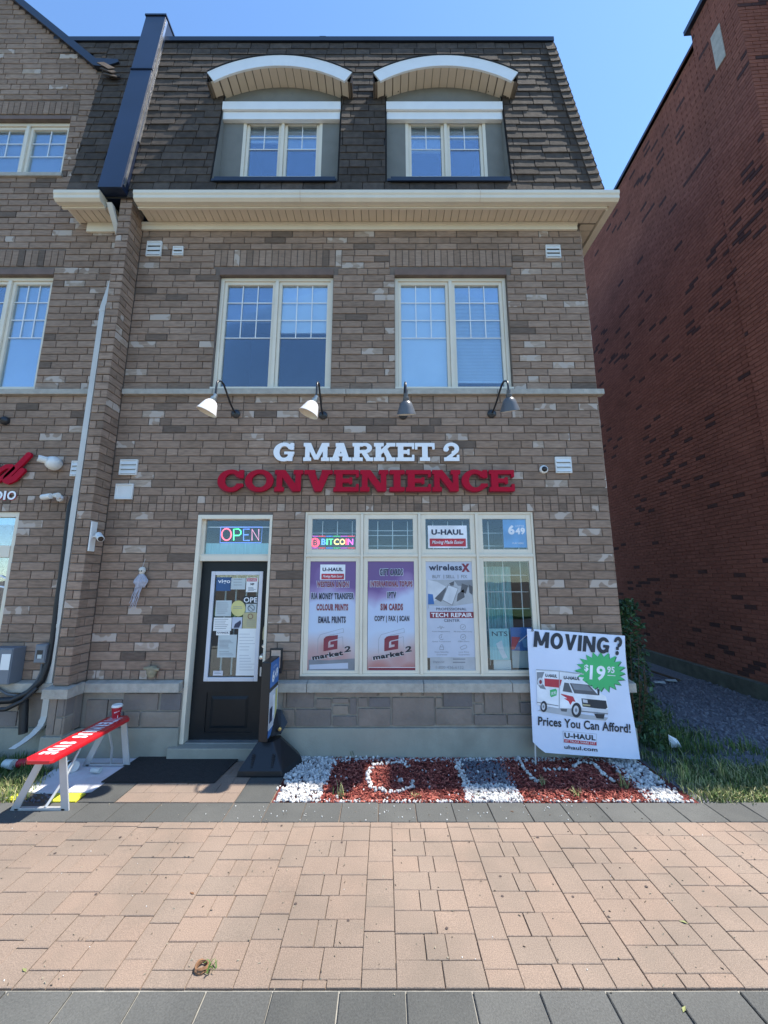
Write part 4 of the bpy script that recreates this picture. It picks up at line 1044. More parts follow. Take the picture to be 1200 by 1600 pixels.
letter_sign('G MARKET 2', 428, 717, 693, 721, -.016, 'white_letter', {'G': 1.12, 'M': 1.38, 'A': 1.18, 'R': 1.12, 'K': 1.16, 'E': .98, 'T': 1.06, '2': .82}, sg, .022, space=.04)
pm('sign_shadow', (.10, .085, .08), rough=.8)
sg = empty('storefront_sign', (-.2, 0, 3.0), label='lower line of large dark red slab serif letters above the shop window', cat='sign')
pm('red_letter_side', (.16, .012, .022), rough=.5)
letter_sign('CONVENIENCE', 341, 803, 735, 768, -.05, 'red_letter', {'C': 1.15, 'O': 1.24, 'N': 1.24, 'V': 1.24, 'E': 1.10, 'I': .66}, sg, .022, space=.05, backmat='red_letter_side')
# neighbour's sign: end of a red script word and white capitals below
sg = empty('storefront_sign', (-4.2, 0, 3.2), label='red script lettering over white capitals on the townhouse wall', cat='sign')
S = lambda x, y: F(x / 4, 650 + y / 4, -.03)
def script(pts, r, name='letter'):
    P = [S(*p) for p in pts]; ax = min(p.x for p in P) - .1; az = min(p.z for p in P) - .1; bx = max(p.x for p in P) + .1; bz = max(p.z for p in P) + .1
    w, h = bx - ax, bz - az; f = f_stroke([(p.x - ax, p.z - az) for p in P], r)
    solid_glyph(name, f, w, h, (ax, -.03, az), (bx, -.03, az), (ax, -.03, bz), .03, 'red_letter', sg, .008)
script([(190, 248), (140, 300), (95, 345), (55, 385), (48, 405), (62, 412), (100, 395), (150, 345)], .036)
script([(85, 318), (50, 320), (10, 345), (-20, 380), (-22, 405), (5, 405), (45, 375), (95, 330)], .027)
script([(-100, 370), (-60, 360), (-20, 335), (-15, 305), (-45, 300), (-90, 335), (-110, 385), (-80, 410), (-30, 395), (-22, 390)], .027)
for s_, u0, u1 in (('D', -11, 3), ('I', 4.5, 8), ('O', 10, 24)):
    txp(s_, u0 + 1, 768, u1 + 1, 782, -.005, 'red_letter', sg, bold=.03, name='letter_shadow'); txp(s_, u0, 767, u1, 781, -.012, 'white_letter', sg, bold=.03, name='letter')

# =================================================================== GOOSENECK LAMPS
def gooseneck(x, zp, dx, tilt, roll, m, label, drop=.08):
    t = empty('gooseneck_lamp', (x, 0, zp), label=label, cat='wall lamp', group='gooseneck lamps over the shop sign')
    q = MB(); q.lathe([(0, -.001), (.055, -.001), (.055, .018), (.04, .035), (.02, .045), (0, .046)], Matrix.Translation((x, 0, zp)) @ Matrix.Rotation(R(90), 4, 'X'), 16); q.build('wall_plate', 'lamp_dark', t, smooth=True)
    hx, hy, hz = x + dx, -.60, zp - drop                        # top of the socket
    pts = [(x, -.03, zp), (x, -.12, zp + .02), (x + dx * .25, -.24, zp + .075), (x + dx * .5, -.36, zp + .15), (x + dx * .7, -.44, zp + .185), (x + dx * .88, -.52, zp + .17), (x + dx, -.585, zp + .11), (hx, hy, hz + .04)]
    sm = []
    for i in range(len(pts) - 1):
        p0, p1, p2, p3 = (Vector(pts[max(i - 1, 0)]), Vector(pts[i]), Vector(pts[i + 1]), Vector(pts[min(i + 2, len(pts) - 1)]))
        for k in range(5):
            a = k / 5; sm.append(.5 * ((2 * p1) + (p2 - p0) * a + (2 * p0 - 5 * p1 + 4 * p2 - p3) * a * a + (3 * p1 - p0 - 3 * p2 + p3) * a ** 3))
    sm.append(Vector(pts[-1])); q = MB(); q.tube(sm, .0115, 10); q.build('arm', 'lamp_dark', t, smooth=True)
    M = Matrix.Translation((hx, hy, hz + .035)) @ Euler((R(tilt), R(roll), 0)).to_matrix().to_4x4()
    q = MB(); q.lathe([(0, .012), (.022, .01), (.024, -.03), (.034, -.034), (.034, -.075), (.03, -.08), (0, -.08)], M, 16); q.build('socket', 'galvanised' if m == 'lamp_white' else 'lamp_grey', t, smooth=True)
    q = MB(); q.lathe([(.034, -.07), (.048, -.078), (.066, -.10), (.082, -.14), (.102, -.20), (.110, -.218), (.1105, -.222)], M, 28); sh = q.build('shade', m, t, smooth=True)
    q = MB(); q.lathe([(.1105, -.222), (.107, -.220), (.099, -.198), (.079, -.14), (.062, -.10), (.03, -.078)], M, 28); q.build('shade_lining', 'lamp_cream', sh, smooth=True)
    q = MB(); q.lathe([(0, -.17), (.02, -.165), (.027, -.14), (.02, -.11), (.012, -.08)], M, 12); q.build('bulb', 'lamp_cream', sh, smooth=True)
ZP = FZ(647)
gooseneck(FX(369, 647), ZP, -.0, -2, 22, 'lamp_white', 'white metal gooseneck lamp twisted to the left, leftmost of the four')
gooseneck(FX(505, 647), ZP - .02, .02, -2, 22, 'lamp_white', 'white metal gooseneck lamp, hanging second from left above the shop sign')
gooseneck(FX(630, 650), ZP - .02, .0, 20, -2, 'lamp_grey', 'dark grey gooseneck lamp under the middle of the right window pair, third from left', drop=.05)
gooseneck(FX(768, 647), ZP, .025, 20, -8, 'lamp_grey', 'dark grey gooseneck lamp nearest the right corner of the shop', drop=.03)

# =================================================================== VENTS, CAMERAS, FITTINGS
def vent(u0, v0, u1, v1, parent, solid=False, slats=3):
    x0, x1, z0, z1 = rectp(u0, v0, u1, v1, -.02); q = MB(); b = .012
    q.box(x0, x1, -.028, .0, z0, z0 + b); q.box(x0, x1, -.028, 0, z1 - b, z1); q.box(x0, x0 + b, -.028, 0, z0 + b, z1 - b); q.box(x1 - b, x1, -.028, 0, z0 + b, z1 - b)
    w = q.build('wall_vent', 'plastic_white', parent, bevel=.002)
    q = MB(); q.box(x0 + b, x1 - b, -.01, -.004, z0 + b, z1 - b); q.build('vent_back', 'plastic_white' if solid else 'vent_dark', w)
    if not solid:
        for i in range(slats):
            h = (z1 - z0 - 2 * b) / slats; zz = z0 + b + i * h; q = MB(); q.prism([(x0 + b, -.036, zz + .004), (x0 + b, -.032, zz + .002), (x0 + b, -.012, zz + h - .002), (x0 + b, -.016, zz + h)], (x1 - x0 - 2 * b, 0, 0)); q.build('louvre', 'plastic_white', w)
vent(229, 377, 252, 400, shop); vent(270, 385, 286, 399, shop, slats=2); vent(853, 383, 876, 403, shop); vent(868, 714, 893, 739, shop); vent(187, 718, 214, 742, shop); vent(180, 756, 207, 780, shop, solid=True)
vent(111, 720, 128, 744, town)
# small dome camera on the right
t = empty('security_camera', tuple(F(849, 734)), label='small white dome camera beside the right wall vent', cat='camera')
M = Matrix.Translation(F(849, 734)) @ Matrix.Rotation(R(90), 4, 'X')
q = MB(); q.lathe([(0, 0), (.052, 0), (.052, .02), (.045, .03), (.034, .034)], M, 20); q.build('dome_base', 'plastic_white', t, smooth=True)
q = MB(); q.lathe([(.034, .03), (.032, .045), (.02, .06), (0, .066)], M, 20); q.build('dome_lens', 'camera_lens', t, smooth=True)
# camera on a mounting plate on the pier's cheek
P0 = Vector((-3.35, -.20, 0)); zc = F(153, 838, -.22).z
t = empty('security_camera', (-3.345, -.2, zc), label='white bullet camera on a long white mounting plate on the brick pier', cat='camera')
q = MB(); q.box(-3.352, -3.335, -.245, -.16, zc - .17, zc + .17); q.build('mounting_plate', 'plastic_white', t, bevel=.004)
q = MB(); q.tube([(-3.335, -.2, zc), (-3.30, -.21, zc + .0), (-3.28, -.22, zc + .0)], .012, 10); q.build('bracket', 'plastic_white', t, smooth=True)
q = MB(); q.tube([(-3.29, -.19, zc + .02), (-3.19, -.28, zc - .035)], .036, 16); q.build('camera_body', 'plastic_white', t, bevel=.006)
q = MB(); q.tube([(-3.192, -.279, zc - .034), (-3.184, -.286, zc - .038)], .028, 16); q.build('lens', 'camera_lens', t)
# floodlight-like dome camera and two spot heads on the townhouse
c = F(84, 724, -.06); t = empty('security_camera', tuple(c), label='round white camera above the twin spotlights on the townhouse wall', cat='camera')
q = MB(); M = Matrix.Translation(c) @ Matrix.Rotation(R(75), 4, 'X'); q.lathe([(0, -.05), (.075, -.045), (.085, 0), (.08, .035), (.058, .07), (.03, .085), (0, .088)], M, 22); q.build('dome', 'plastic_white', t, smooth=True)
q = MB(); a = c + Vector((-.04, -.06, .02)); q.tube([a, a + Vector((-.055, -.06, .008))], .042, 16, cap=False); q.tube([a, a + Vector((-.053, -.058, .008))], .034, 16, cap=True); q.build('camera_snout', 'plastic_white', t, smooth=False)
q = MB(); q.tube([a + Vector((-.0535, -.0585, .008)), a + Vector((-.0555, -.0605, .008))], .030, 14); q.build('lens', 'camera_lens', t)
c = F(84, 776, -.03); t = empty('spotlight', tuple(c), label='twin white spotlights low on the townhouse wall under the round camera', cat='wall light')
q = MB(); a = F(66, 777, -.10); b = F(80, 775, -.12); q.tube([a, b], .035, 14); q.build('lamp_head', 'plastic_white', t, bevel=.008)
q = MB(); a = F(85, 774, -.09); b = F(91, 774, -.15); q.tube([a, b], [.024, .032], 14); q.build('lamp_head', 'plastic_white', t, bevel=.005)
q = MB(); q.lathe([(0, 0), (.04, 0), (.04, .02), (0, .03)], Matrix.Translation(F(95, 779, 0)) @ Matrix.Rotation(R(90), 4, 'X'), 16); q.tube([F(95, 779, -.02), F(88, 775, -.08), F(74, 776, -.08)], .010, 8); q.build('mount', 'plastic_white', t)
# dark lamp at the very edge
c = F(2, 655, -.06); t = empty('wall_lamp_mount', tuple(c), label='dark round lamp plate at the left edge of the townhouse wall', cat='wall lamp')
q = MB(); q.lathe([(0, -.06), (.055, -.06), (.055, -.03), (.03, .0), (0, .01)], Matrix.Translation(c) @ Matrix.Rotation(R(90), 4, 'X'), 16); q.build('wall_plate', 'lamp_dark', t, smooth=True)
q = MB(); q.tube([c, c + Vector((-.1, -.2, .06)), c + Vector((-.2, -.4, .2)), c + Vector((-.22, -.5, .05))], .011, 8); q.build('arm', 'lamp_dark', t, smooth=True)
# hanging skull figure
c = F(222, 893, -.04); t = empty('hanging_decoration', tuple(c), label='small grey skull figure in ragged cloth hanging on the brick', cat='decoration')
q = MB(); q.lathe([(0, .055), (.022, .05), (.036, .03), (.038, .008), (.028, -.015), (.022, -.035), (.015, -.042), (0, -.043)], Matrix.Translation(c), 14); sk = q.build('skull', 'bone', t, smooth=True)
for dx in (-.013, .013): q = MB(); q.lathe([(0, .006), (.008, .004), (.008, -.002), (0, -.004)], Matrix.Translation(c + Vector((dx, -.034, .006))) @ Matrix.Rotation(R(90), 4, 'X'), 8); q.build('eye_socket', 'camera_lens', sk)
q = MB(); n = 18; vs = []
for i in range(n + 1):
    a = math.pi * (i / n - .5); vs += [c + Vector((.03 * math.sin(a), -.03 * math.cos(a), -.03)), c + Vector((.085 * math.sin(a), -.045 * math.cos(a) + .005 * math.sin(i * 2.4), -.10 - .012 * (i % 3))), c + Vector((.045 * math.sin(a), -.03 * math.cos(a), -.17 - .02 * (i % 2)))]
q.add(vs, [(3 * i + k, 3 * i + 3 + k, 3 * i + 4 + k, 3 * i + 1 + k) for i in range(n) for k in (0, 1)]); q.build('cloak', 'cloth_grey', t)
for k in range(6):
    x0 = -.03 + .012 * k; p = [c + Vector((x0, -.02, -.15))]
    for j in range(1, 7): p.append(c + Vector((x0 - .011 * j + random.uniform(-.006, .006), -.02, -.15 - (.035 + .007 * (k % 3)) * j)))
    q = MB(); q.tube(p, [.007, .006, .006, .005, .004, .004, .002], 5); q.build('cloth_strip', 'cloth_grey', t)
q = MB(); q.tube([c + Vector((0, 0, .05)), F(227, 873, -.01)], .0015, 4); q.build('string', 'plastic_white', t)
# covered garden tap
c = F(237, 1049, -.03); t = empty('garden_tap', tuple(c), label='garden tap wrapped in tan cloth low on the wall left of the door', cat='tap')
pm('burlap', (.27, .235, .155), rough=.95, var=.25, scale=30, bump=.5)
q = MB(); q.lathe([(0, .06), (.045, .055), (.06, .02), (.055, -.02), (.035, -.06), (0, -.07)], Matrix.Translation(c) @ Matrix.Diagonal((1, .7, 1, 1)), 12); q.build('wrap', 'burlap', t, smooth=True)
q = MB(); q.tube([c + Vector((-.08, -.01, .035)), c + Vector((.0, -.02, .03)), c + Vector((.085, -.01, .02))], [.018, .026, .014], 8); q.build('knotted_tie', 'burlap', t, smooth=True)

# electrical gear on the townhouse
def ebox(u0, v0, u1, v1, dpt, label, lab):
    x0, x1, z0, z1 = rectp(u0, v0, u1, v1, -dpt); t = empty('electrical_box', ((x0 + x1) / 2, 0, z0), label=label, cat='electrical box')
    q = MB(); q.box(x0, x1, -dpt, 0, z0, z1); q.build('enclosure', 'grey_box', t, bevel=.006)
    q = MB(); q.box(x0 + .008, x1 - .008, -dpt - .006, -dpt - .0005, z0 + .01, z1 - .012); q.build('cover', 'grey_box', t, bevel=.002)
    lx0, lx1, lz0, lz1 = rectp(*lab[:4], -dpt - .009); q = MB(); q.box(lx0, lx1, -dpt - .009, -dpt - .0065, lz0, lz1); q.build('label_plate', lab[4], t)
    return t
t = ebox(54, 1007, 72, 1036, .12, 'small grey disconnect box with a label beside the white downspout', (57, 1016, 66, 1029, 'lamp_dark'))
x0, x1, z0, z1 = rectp(58, 1023, 65, 1029, -.132); q = MB(); q.box(x0, x1, -.132, -.1295, z0, z1); q.build('sticker', 'paper_grey', t)
ebox(-26, 1013, 17, 1070, .16, 'large grey electrical cabinet with a white label at the left edge', (1, 1022, 15, 1047, 'paper_white'))
q = MB(); q.tube([F(66, 1037, -.08), F(64, 1050, -.09), F(56, 1066, -.10), F(44, 1080, -.11), F(28, 1087, -.12), F(12, 1085, -.12), F(0, 1078, -.11), F(-10, 1070, -.08)], .013, 8)
tag(q.build('cable', 'cable_grey', smooth=True), 'thin grey cable looping down from the small electrical box', 'cable')
pth = [F(114, 775, -.05), F(110, 790, -.05), F(101.5, 860, -.05), F(92, 930, -.05), F(83, 1000, -.06), F(76, 1035, -.07), F(66, 1062, -.10), F(45, 1082, -.14), F(20, 1094, -.16), F(-20, 1096, -.16)]
q = MB(); q.tube(pth, [.02, .032, .033, .033, .033, .035, .035, .035, .035, .035], 12)
tag(q.build('conduit_pipe', 'conduit', smooth=True), 'thick black conduit running down beside the white downspout', 'pipe')
q = MB(); q.tube([F(58, 1075, -.18), F(36, 1095, -.24), F(10, 1108, -.26), F(-20, 1110, -.26)], .022, 10)
tag(q.build('hose', 'conduit', smooth=True), 'lower black hose sagging below the conduit at the left edge', 'hose')
q = MB(); q.tube([F(38, 1094, -.14), F(36, 1146, -.14)], .04, 10); tag(q.build('standpipe', 'conduit', smooth=True), 'short black standpipe rising from the grass below the conduit', 'pipe')

# =================================================================== POSTERS AND SIGNS IN THE WINDOWS
YP = .043
def Z4(x, y): return 460 + x / 5.515, 790 + y / 5.517
def Z5(x, y): return 650 + x / 5.519, 790 + y / 5.517
def T(Z, s, x0, y0, x1, y1, m, parent, Y=YP - .001, **k):
    u0, v0 = Z(x0, y0); u1, v1 = Z(x1, y1); return txp(s, u0, v0, u1, v1, Y, m, parent, **k)
def R_(Z, x0, y0, x1, y1, m, parent, Y=YP, name='panel', th=.0006):
    u0, v0 = Z(x0, y0); u1, v1 = Z(x1, y1); a, b, c, d = rectp(u0, v0, u1, v1, Y); q = MB(); q.box(a, b, Y, Y + th, c, d); return q.build(name, m, parent)
def PG(Z, pts, m, parent, Y=YP - .0008, name='print'):
    q = MB(); P = [F(*Z(*p), Y) for p in pts]; q.prism(P, (0, .0003, 0)); return q.build(name, m, parent)
def poly_line(Z, pts, m, parent, w=.004, Y=YP - .0009, close=False, name='print'):
    P = [F(*Z(*p), Y) for p in pts]; q = MB(); 
    if close: P.append(P[0])
    for a, b in zip(P, P[1:]):
        d = (b - a); 
        if d.length < 1e-5: continue
        d.normalize(); n = Vector((-d.z, 0, d.x)) * w / 2; q.prism([a - n, b - n, b + n, a + n], (0, .0003, 0))
    o = q.build(name, m, parent); return o
def mover_logo(Z, x0, y0, x1, y1, parent, Y=YP, strip=True):
    R_(Z, x0, y0, x1, y1, 'print_white', parent, Y - .0014, name='logo_panel')
    w, h = x1 - x0, y1 - y0
    T(Z, 'U-HAUL', x0 + w * .09, y0 + h * .2, x1 - w * .09, y0 + h * .44, 'print_navy', parent, Y - .0018, bold=.05)
    R_(Z, x0 + w * .05, y0 + h * .60, x1 - w * .05, y0 + h * .96, 'print_red', parent, Y - .0019, name='logo_strip')
    T(Z, 'Moving Made Easier', x0 + w * .1, y0 + h * .68, x1 - w * .1, y0 + h * .9, 'print_white', parent, Y - .0024, shear=.35, bold=.015)
def g_logo(Z, ox, oy, parent):
    poly_line(Z, [(ox + 200, oy + 1275), (ox + 203, oy + 1150), (ox + 225, oy + 1112), (ox + 420, oy + 1058), (ox + 425, oy + 1092), (ox + 300, oy + 1118)], 'print_grey', parent, .003)
    poly_line(Z, [(ox + 375, oy + 1140), (ox + 415, oy + 1130), (ox + 420, oy + 1225)], 'print_grey', parent, .003)
    o = lambda L: [(ox + a, oy + b) for a, b in L]
    PG(Z, o([(375, 1116), (373, 1150), (302, 1166), (270, 1130), (290, 1124)]), 'print_maroon', parent, YP - .0010)
    PG(Z, o([(270, 1130), (302, 1166), (292, 1180), (290, 1226), (250, 1256), (252, 1150)]), 'print_maroon', parent, YP - .0013)
    PG(Z, o([(250, 1256), (290, 1226), (340, 1215), (370, 1236)]), 'print_maroon', parent, YP - .0010)
    PG(Z, o([(370, 1236), (338, 1216), (340, 1190), (372, 1160)]), 'print_maroon', parent, YP - .0013)
    PG(Z, o([(372, 1160), (352, 1196), (310, 1200), (310, 1172)]), 'print_maroon', parent, YP - .0016)
    for m, dx, Y in (('print_white', -3, YP - .0012), ('print_black', 0, YP - .0022)):
        ll = F(*Z(ox + 155 + dx, oy + 1333 - dx), Y); lr = F(*Z(ox + 420 + dx, oy + 1290 - dx), Y); ul = F(*Z(ox + 150 + dx, oy + 1290 - dx), Y); txt('market', ll, lr, ul, m, parent, bold=.05)
        ll = F(*Z(ox + 428 + dx, oy + 1268 - dx), Y); lr = F(*Z(ox + 485 + dx, oy + 1258 - dx), Y); ul = F(*Z(ox + 432 + dx, oy + 1216 - dx), Y); txt('2', ll, lr, ul, m, parent, bold=.04)
p1 = empty('poster', (-.6, YP, .86), label='purple and blue poster listing money transfer and colour prints, leftmost in the shop window', cat='poster', group='tall service posters in the shop window')
R_(Z4, 124, 478, 532, 1434, 'poster_print', p1, YP + .0005, name='poster_sheet')
mover_logo(Z4, 222, 508, 438, 640, p1)
for s, a, b, c, d, m in (('WESTERN UNION', 192, 652, 468, 704, 'print_maroon'), ('RIA MONEY TRANSFER', 145, 752, 512, 808, 'print_navy'), ('COLOUR PRINTS', 190, 848, 462, 905, 'print_maroon'), ('EMAIL PRINTS', 205, 955, 442, 1012, 'print_navy')):
    T(Z4, s, a - 5, b - 5, c + 5, d + 5, 'poster_grey', p1, Y=YP - .0006, bold=.085, sp=1.16); T(Z4, s, a, b, c, d, m, p1, Y=YP - .0016, bold=.05, sp=1.16)
g_logo(Z4, 0, 0, p1)
PG(Z4, [(123, 1330), (300, 1333), (523, 1318), (523, 1434), (120, 1434)], 'print_grey', p1, YP - .0032)
PG(Z4, [(130, 1372), (462, 1355), (462, 1405), (130, 1410)], 'poster_grey', p1, YP - .0036)
p2 = empty('poster', (.1, YP, .86), label='purple and blue window poster listing gift cards and copy fax scan', cat='poster', group='tall service posters in the shop window')
R_(Z4, 632, 474, 1046, 1432, 'poster_print', p2, YP + .0005, name='poster_sheet')
for s, a, b, c, d, m in (('GIFT CARDS', 736, 545, 935, 602, 'print_navy'), ('INTERNATIONAL TOPUPS', 655, 650, 1018, 700, 'print_maroon'), ('IPTV', 800, 744, 878, 800, 'print_navy'), ('SIM CARDS', 742, 845, 935, 903, 'print_maroon'), ('COPY | FAX | SCAN', 690, 950, 990, 1008, 'print_navy')):
    T(Z4, s, a - 5, b - 5, c + 5, d + 5, 'poster_grey', p2, Y=YP - .0006, bold=.085, sp=1.16); T(Z4, s, a, b, c, d, m, p2, Y=YP - .0016, bold=.05, sp=1.16)
g_logo(Z4, 524, 0, p2)
R_(Z4, 640, 1393, 1050, 1397, 'print_white', p2, YP - .0008, name='rule')
R_(Z4, 640, 1398, 1050, 1430, 'print_maroon', p2, YP - .0008, name='foot_band')
p3 = empty('poster', (.8, YP, .9), label='pale grey tech repair poster with a phone picture in the third window', cat='poster', group='tall service posters in the shop window')
R_(Z5, 90, 470, 528, 1312, 'poster_grey', p3, YP + .0005, name='poster_sheet')
T(Z5, 'wireless', 110, 505, 398, 560, 'print_navy', p3, bold=.03); T(Z5, 'X', 392, 500, 465, 572, 'print_maroon', p3, bold=.07)
T(Z5, 'BUY', 142, 598, 212, 626, 'print_grey', p3, bold=.01); T(Z5, '|', 238, 595, 243, 630, 'print_grey', p3); T(Z5, 'SELL', 257, 598, 335, 626, 'print_grey', p3, bold=.01); T(Z5, '|', 360, 595, 365, 630, 'print_grey', p3); T(Z5, 'FIX', 390, 598, 443, 626, 'print_grey', p3, bold=.01)
pic = R_(Z5, 102, 640, 492, 885, 'print_midgrey', p3, YP - .0006, name='picture')
pm('print_pale', (.60, .61, .64), rough=.5); pm('print_darkgrey', (.10, .10, .11), rough=.5)
PG(Z5, [(102, 640), (180, 655), (260, 700), (200, 800), (102, 850)], 'print_pale', p3, YP - .001)
PG(Z5, [(104, 760), (145, 765), (158, 850), (104, 852)], 'print_blue', p3, YP - .0014)
PG(Z5, [(330, 645), (488, 640), (495, 720), (440, 700), (360, 690)], 'print_grey', p3, YP - .001)
for pts in ([(160, 800), (260, 700), (250, 780), (215, 830)], [(395, 670), (450, 690), (430, 760), (385, 740)], [(360, 760), (410, 720), (420, 790), (350, 830)], [(455, 680), (492, 700), (485, 770), (460, 750)], [(285, 670), (330, 650), (325, 690), (300, 690)]): PG(Z5, pts, 'print_darkgrey', p3, YP - .0016)
PG(Z5, [(275, 680), (365, 712), (315, 862), (222, 815)], 'print_grey', p3, YP - .0022); PG(Z5, [(280, 688), (360, 715), (311, 854), (230, 812)], 'print_pale', p3, YP - .0028)
PG(Z5, [(110, 885), (492, 885), (500, 840), (300, 870), (110, 860)], 'poster_grey', p3, YP - .0018)
T(Z5, 'PROFESSIONAL', 175, 880, 436, 903, 'print_navy', p3, Y=YP - .0026); R_(Z5, 120, 916, 497, 970, 'print_maroon', p3, YP - .0008, name='title_band'); T(Z5, 'TECH REPAIR', 132, 924, 486, 962, 'print_white', p3, Y=YP - .0018, bold=.02); T(Z5, 'CENTER', 242, 978, 376, 1002, 'print_navy', p3)
for s, x0, y0, x1, y1 in (('Free Diagnostics', 140, 1080, 292, 1092), ('90 Days Warranty', 325, 1080, 485, 1094), ('Quick Turnaround', 140, 1166, 298, 1178), ('OEM Parts', 362, 1164, 460, 1176), ('Data Security', 162, 1256, 282, 1270), ('Guarantee', 178, 1278, 270, 1290), ('Low Price', 370, 1256, 458, 1268), ('Guarantee', 366, 1278, 462, 1290)): T(Z5, s, x0, y0, x1, y1, 'print_grey', p3)
circ = lambda cx, cy, r, n=16: [(cx + r * math.cos(6.2832 * i / n), cy + r * math.sin(6.2832 * i / n)) for i in range(n)]
poly_line(Z5, [(182, 1052), (200, 1052), (208, 1036), (216, 1066), (224, 1040), (230, 1052), (244, 1052)], 'print_grey', p3, .004)
for cx, cy in ((404, 1046), (407, 1132)): poly_line(Z5, circ(cx, cy, 23), 'print_grey', p3, .004, close=True); poly_line(Z5, [(cx - 10, cy), (cx - 2, cy + 9), (cx + 11, cy - 9)], 'print_grey', p3, .004)
poly_line(Z5, circ(221, 1134, 22)[2:14], 'print_grey', p3, .004); poly_line(Z5, [(221, 1120), (221, 1136), (210, 1140)], 'print_grey', p3, .004)
poly_line(Z5, [(205, 1218), (238, 1218), (238, 1242), (205, 1242)], 'print_grey', p3, .004, close=True); poly_line(Z5, [(210, 1218), (212, 1204), (222, 1198), (232, 1204), (234, 1218)], 'print_grey', p3, .004)
poly_line(Z5, [(380, 1222), (425, 1200), (440, 1214), (435, 1226), (392, 1243)], 'print_grey', p3, .004, close=True)
R_(Z5, 122, 1306, 532, 1422, 'print_midgrey', p3, YP - .0008, name='foot_panel'); T(Z5, '1-800-436-6132', 172, 1382, 412, 1408, 'print_grey', p3, Y=YP - .0018)
T(Z5, 'TN/V-NF.', 145, 1340, 250, 1358, 'print_grey', p3, Y=YP - .0018)
for yy in (1318, 1346): R_(Z5, 318, yy, 425, yy + 10, 'print_grey', p3, YP - .0014, name='rule')
# small signs in the transom lights
s_ = empty('window_sign', (.75, .04, 2.25), label='white and red moving company sign in the third small upper pane', cat='sign')
R_(Z5, 103, 172, 440, 366, 'print_white', s_, YP, name='sign_board'); T(Z5, 'U-HAUL', 133, 205, 408, 252, 'print_navy', s_, bold=.05); R_(Z5, 118, 284, 430, 352, 'print_red', s_, YP - .001, name='red_band'); T(Z5, 'Moving Made Easier', 138, 300, 412, 338, 'print_white', s_, Y=YP - .002, shear=.35, bold=.015)
s_ = empty('window_sign', (1.6, .04, 2.25), label='blue lottery sign in the far right small upper pane', cat='sign')
R_(Z5, 752, 118, 978, 362, 'print_lightblue', s_, YP, name='sign_board'); T(Z5, '6', 796, 168, 852, 250, 'print_white', s_, bold=.05); T(Z5, '49', 858, 190, 942, 250, 'print_white', s_, bold=.05); T(Z5, 'LOTTO', 858, 168, 930, 184, 'print_white', s_); T(Z5, 'PLAY HERE', 832, 318, 928, 332, 'print_white', s_)
# bitcoin LED sign
s_ = empty('led_sign', (-.6, .06, 2.25), label='glowing multicolour LED sign in the far left small upper pane', cat='sign')
R_(Z4, 142, 262, 526, 368, 'black_plastic', s_, YP + .02, name='display_panel', th=.02)
PG(Z4, circ(178, 318, 40, 24), 'led_red', s_, YP + .0185); T(Z4, 'B', 160, 296, 198, 342, 'black_plastic', s_, Y=YP + .0178, bold=.03)
for x in (168, 184): R_(Z4, x, 284, x + 7, 352, 'black_plastic', s_, YP + .0176, name='stroke')
cc = ['led_blue', 'led_green', 'led_green', 'led_yellow', 'led_yellow', 'led_red', 'led_magenta']; xx = 232
for ch, w_, m in zip('BITCOIN', (38, 14, 40, 46, 46, 14, 46), cc): T(Z4, ch, xx, 286, xx + w_, 338, m, s_, Y=YP + .0185, bold=.02, name='letter'); xx += w_ + 5
for k, m in enumerate(('led_magenta', 'led_red', 'led_blue', 'led_green', 'led_magenta', 'led_red')):
    R_(Z4, 145 + k * 63, 262, 205 + k * 63, 265, m, s_, YP + .0185, name='border_light'); R_(Z4, 145 + k * 63, 364, 205 + k * 63, 367, m, s_, YP + .0185, name='border_light')
# open neon in the door transom
ZD = lambda x, y: (270 + x / 3.635, 780 + y / 3.636)
s_ = empty('neon_sign', (-1.75, .09, 2.4), label='glowing OPEN neon sign in the pane over the black door', cat='sign')
YN = .085
def ntube(pts, m, r=.007, close=False):
    P = [F(*ZD(*p), YN) for p in pts]
    if close: P.append(P[0])
    q = MB(); q.tube(P, r, 8); q.build('neon_tube', m, s_, smooth=True)
ntube([(305 + 27 * math.cos(a), 200 + 33 * math.sin(a)) for a in [6.2832 * i / 20 for i in range(20)]], 'neon_red', close=True)
ntube([(346, 234), (346, 170), (375, 170), (386, 180), (386, 198), (375, 206), (346, 206)], 'neon_green')
ntube([(436, 170), (402, 170), (402, 234), (436, 234)], 'neon_blue'); ntube([(402, 202), (430, 202)], 'neon_blue')
ntube([(450, 234), (450, 170), (488, 234), (488, 170)], 'neon_pink')
ntube([(272, 158), (508, 158), (502, 247), (268, 247)], 'neon_blue', r=.004, close=True)
# papers seen through the right hand light
ZR = Z5
def flat(name, label, cat, Z, x0, y0, x1, y1, m, Y, group=None):
    u0, v0 = Z(x0, y0); u1, v1 = Z(x1, y1); a, b, c, d = rectp(u0, v0, u1, v1, Y); q = MB(); q.box(a, b, Y, Y + .002, c, d); return tag(q.build(name, m), label, cat, group)
o = flat('poster', 'teal poster with a pale figure low in the right window', 'poster', Z5, 635, 1060, 805, 1330, 'curtain_teal', .10); T(Z5, 'NTS', 655, 1085, 790, 1125, 'print_navy', o, Y=.098)
PG(Z5, [(690, 1190), (740, 1160), (760, 1250), (790, 1310), (750, 1320), (720, 1260)], 'print_white', o, .0985)
o = flat('poster', 'red and blue product poster behind the leaning banner in the right window', 'poster', Z5, 818, 1050, 1030, 1250, 'print_blue', .11); PG(Z5, [(825, 1130), (900, 1135), (850, 1240), (822, 1240)], 'print_red', o, .1085); PG(Z5, [(910, 1150), (1010, 1140), (1000, 1230), (930, 1220)], 'print_lightblue', o, .1085)
flat('paper_stack', 'cream papers at the foot of the right window', 'paper', Z5, 670, 1330, 820, 1418, 'paper_white', .12)
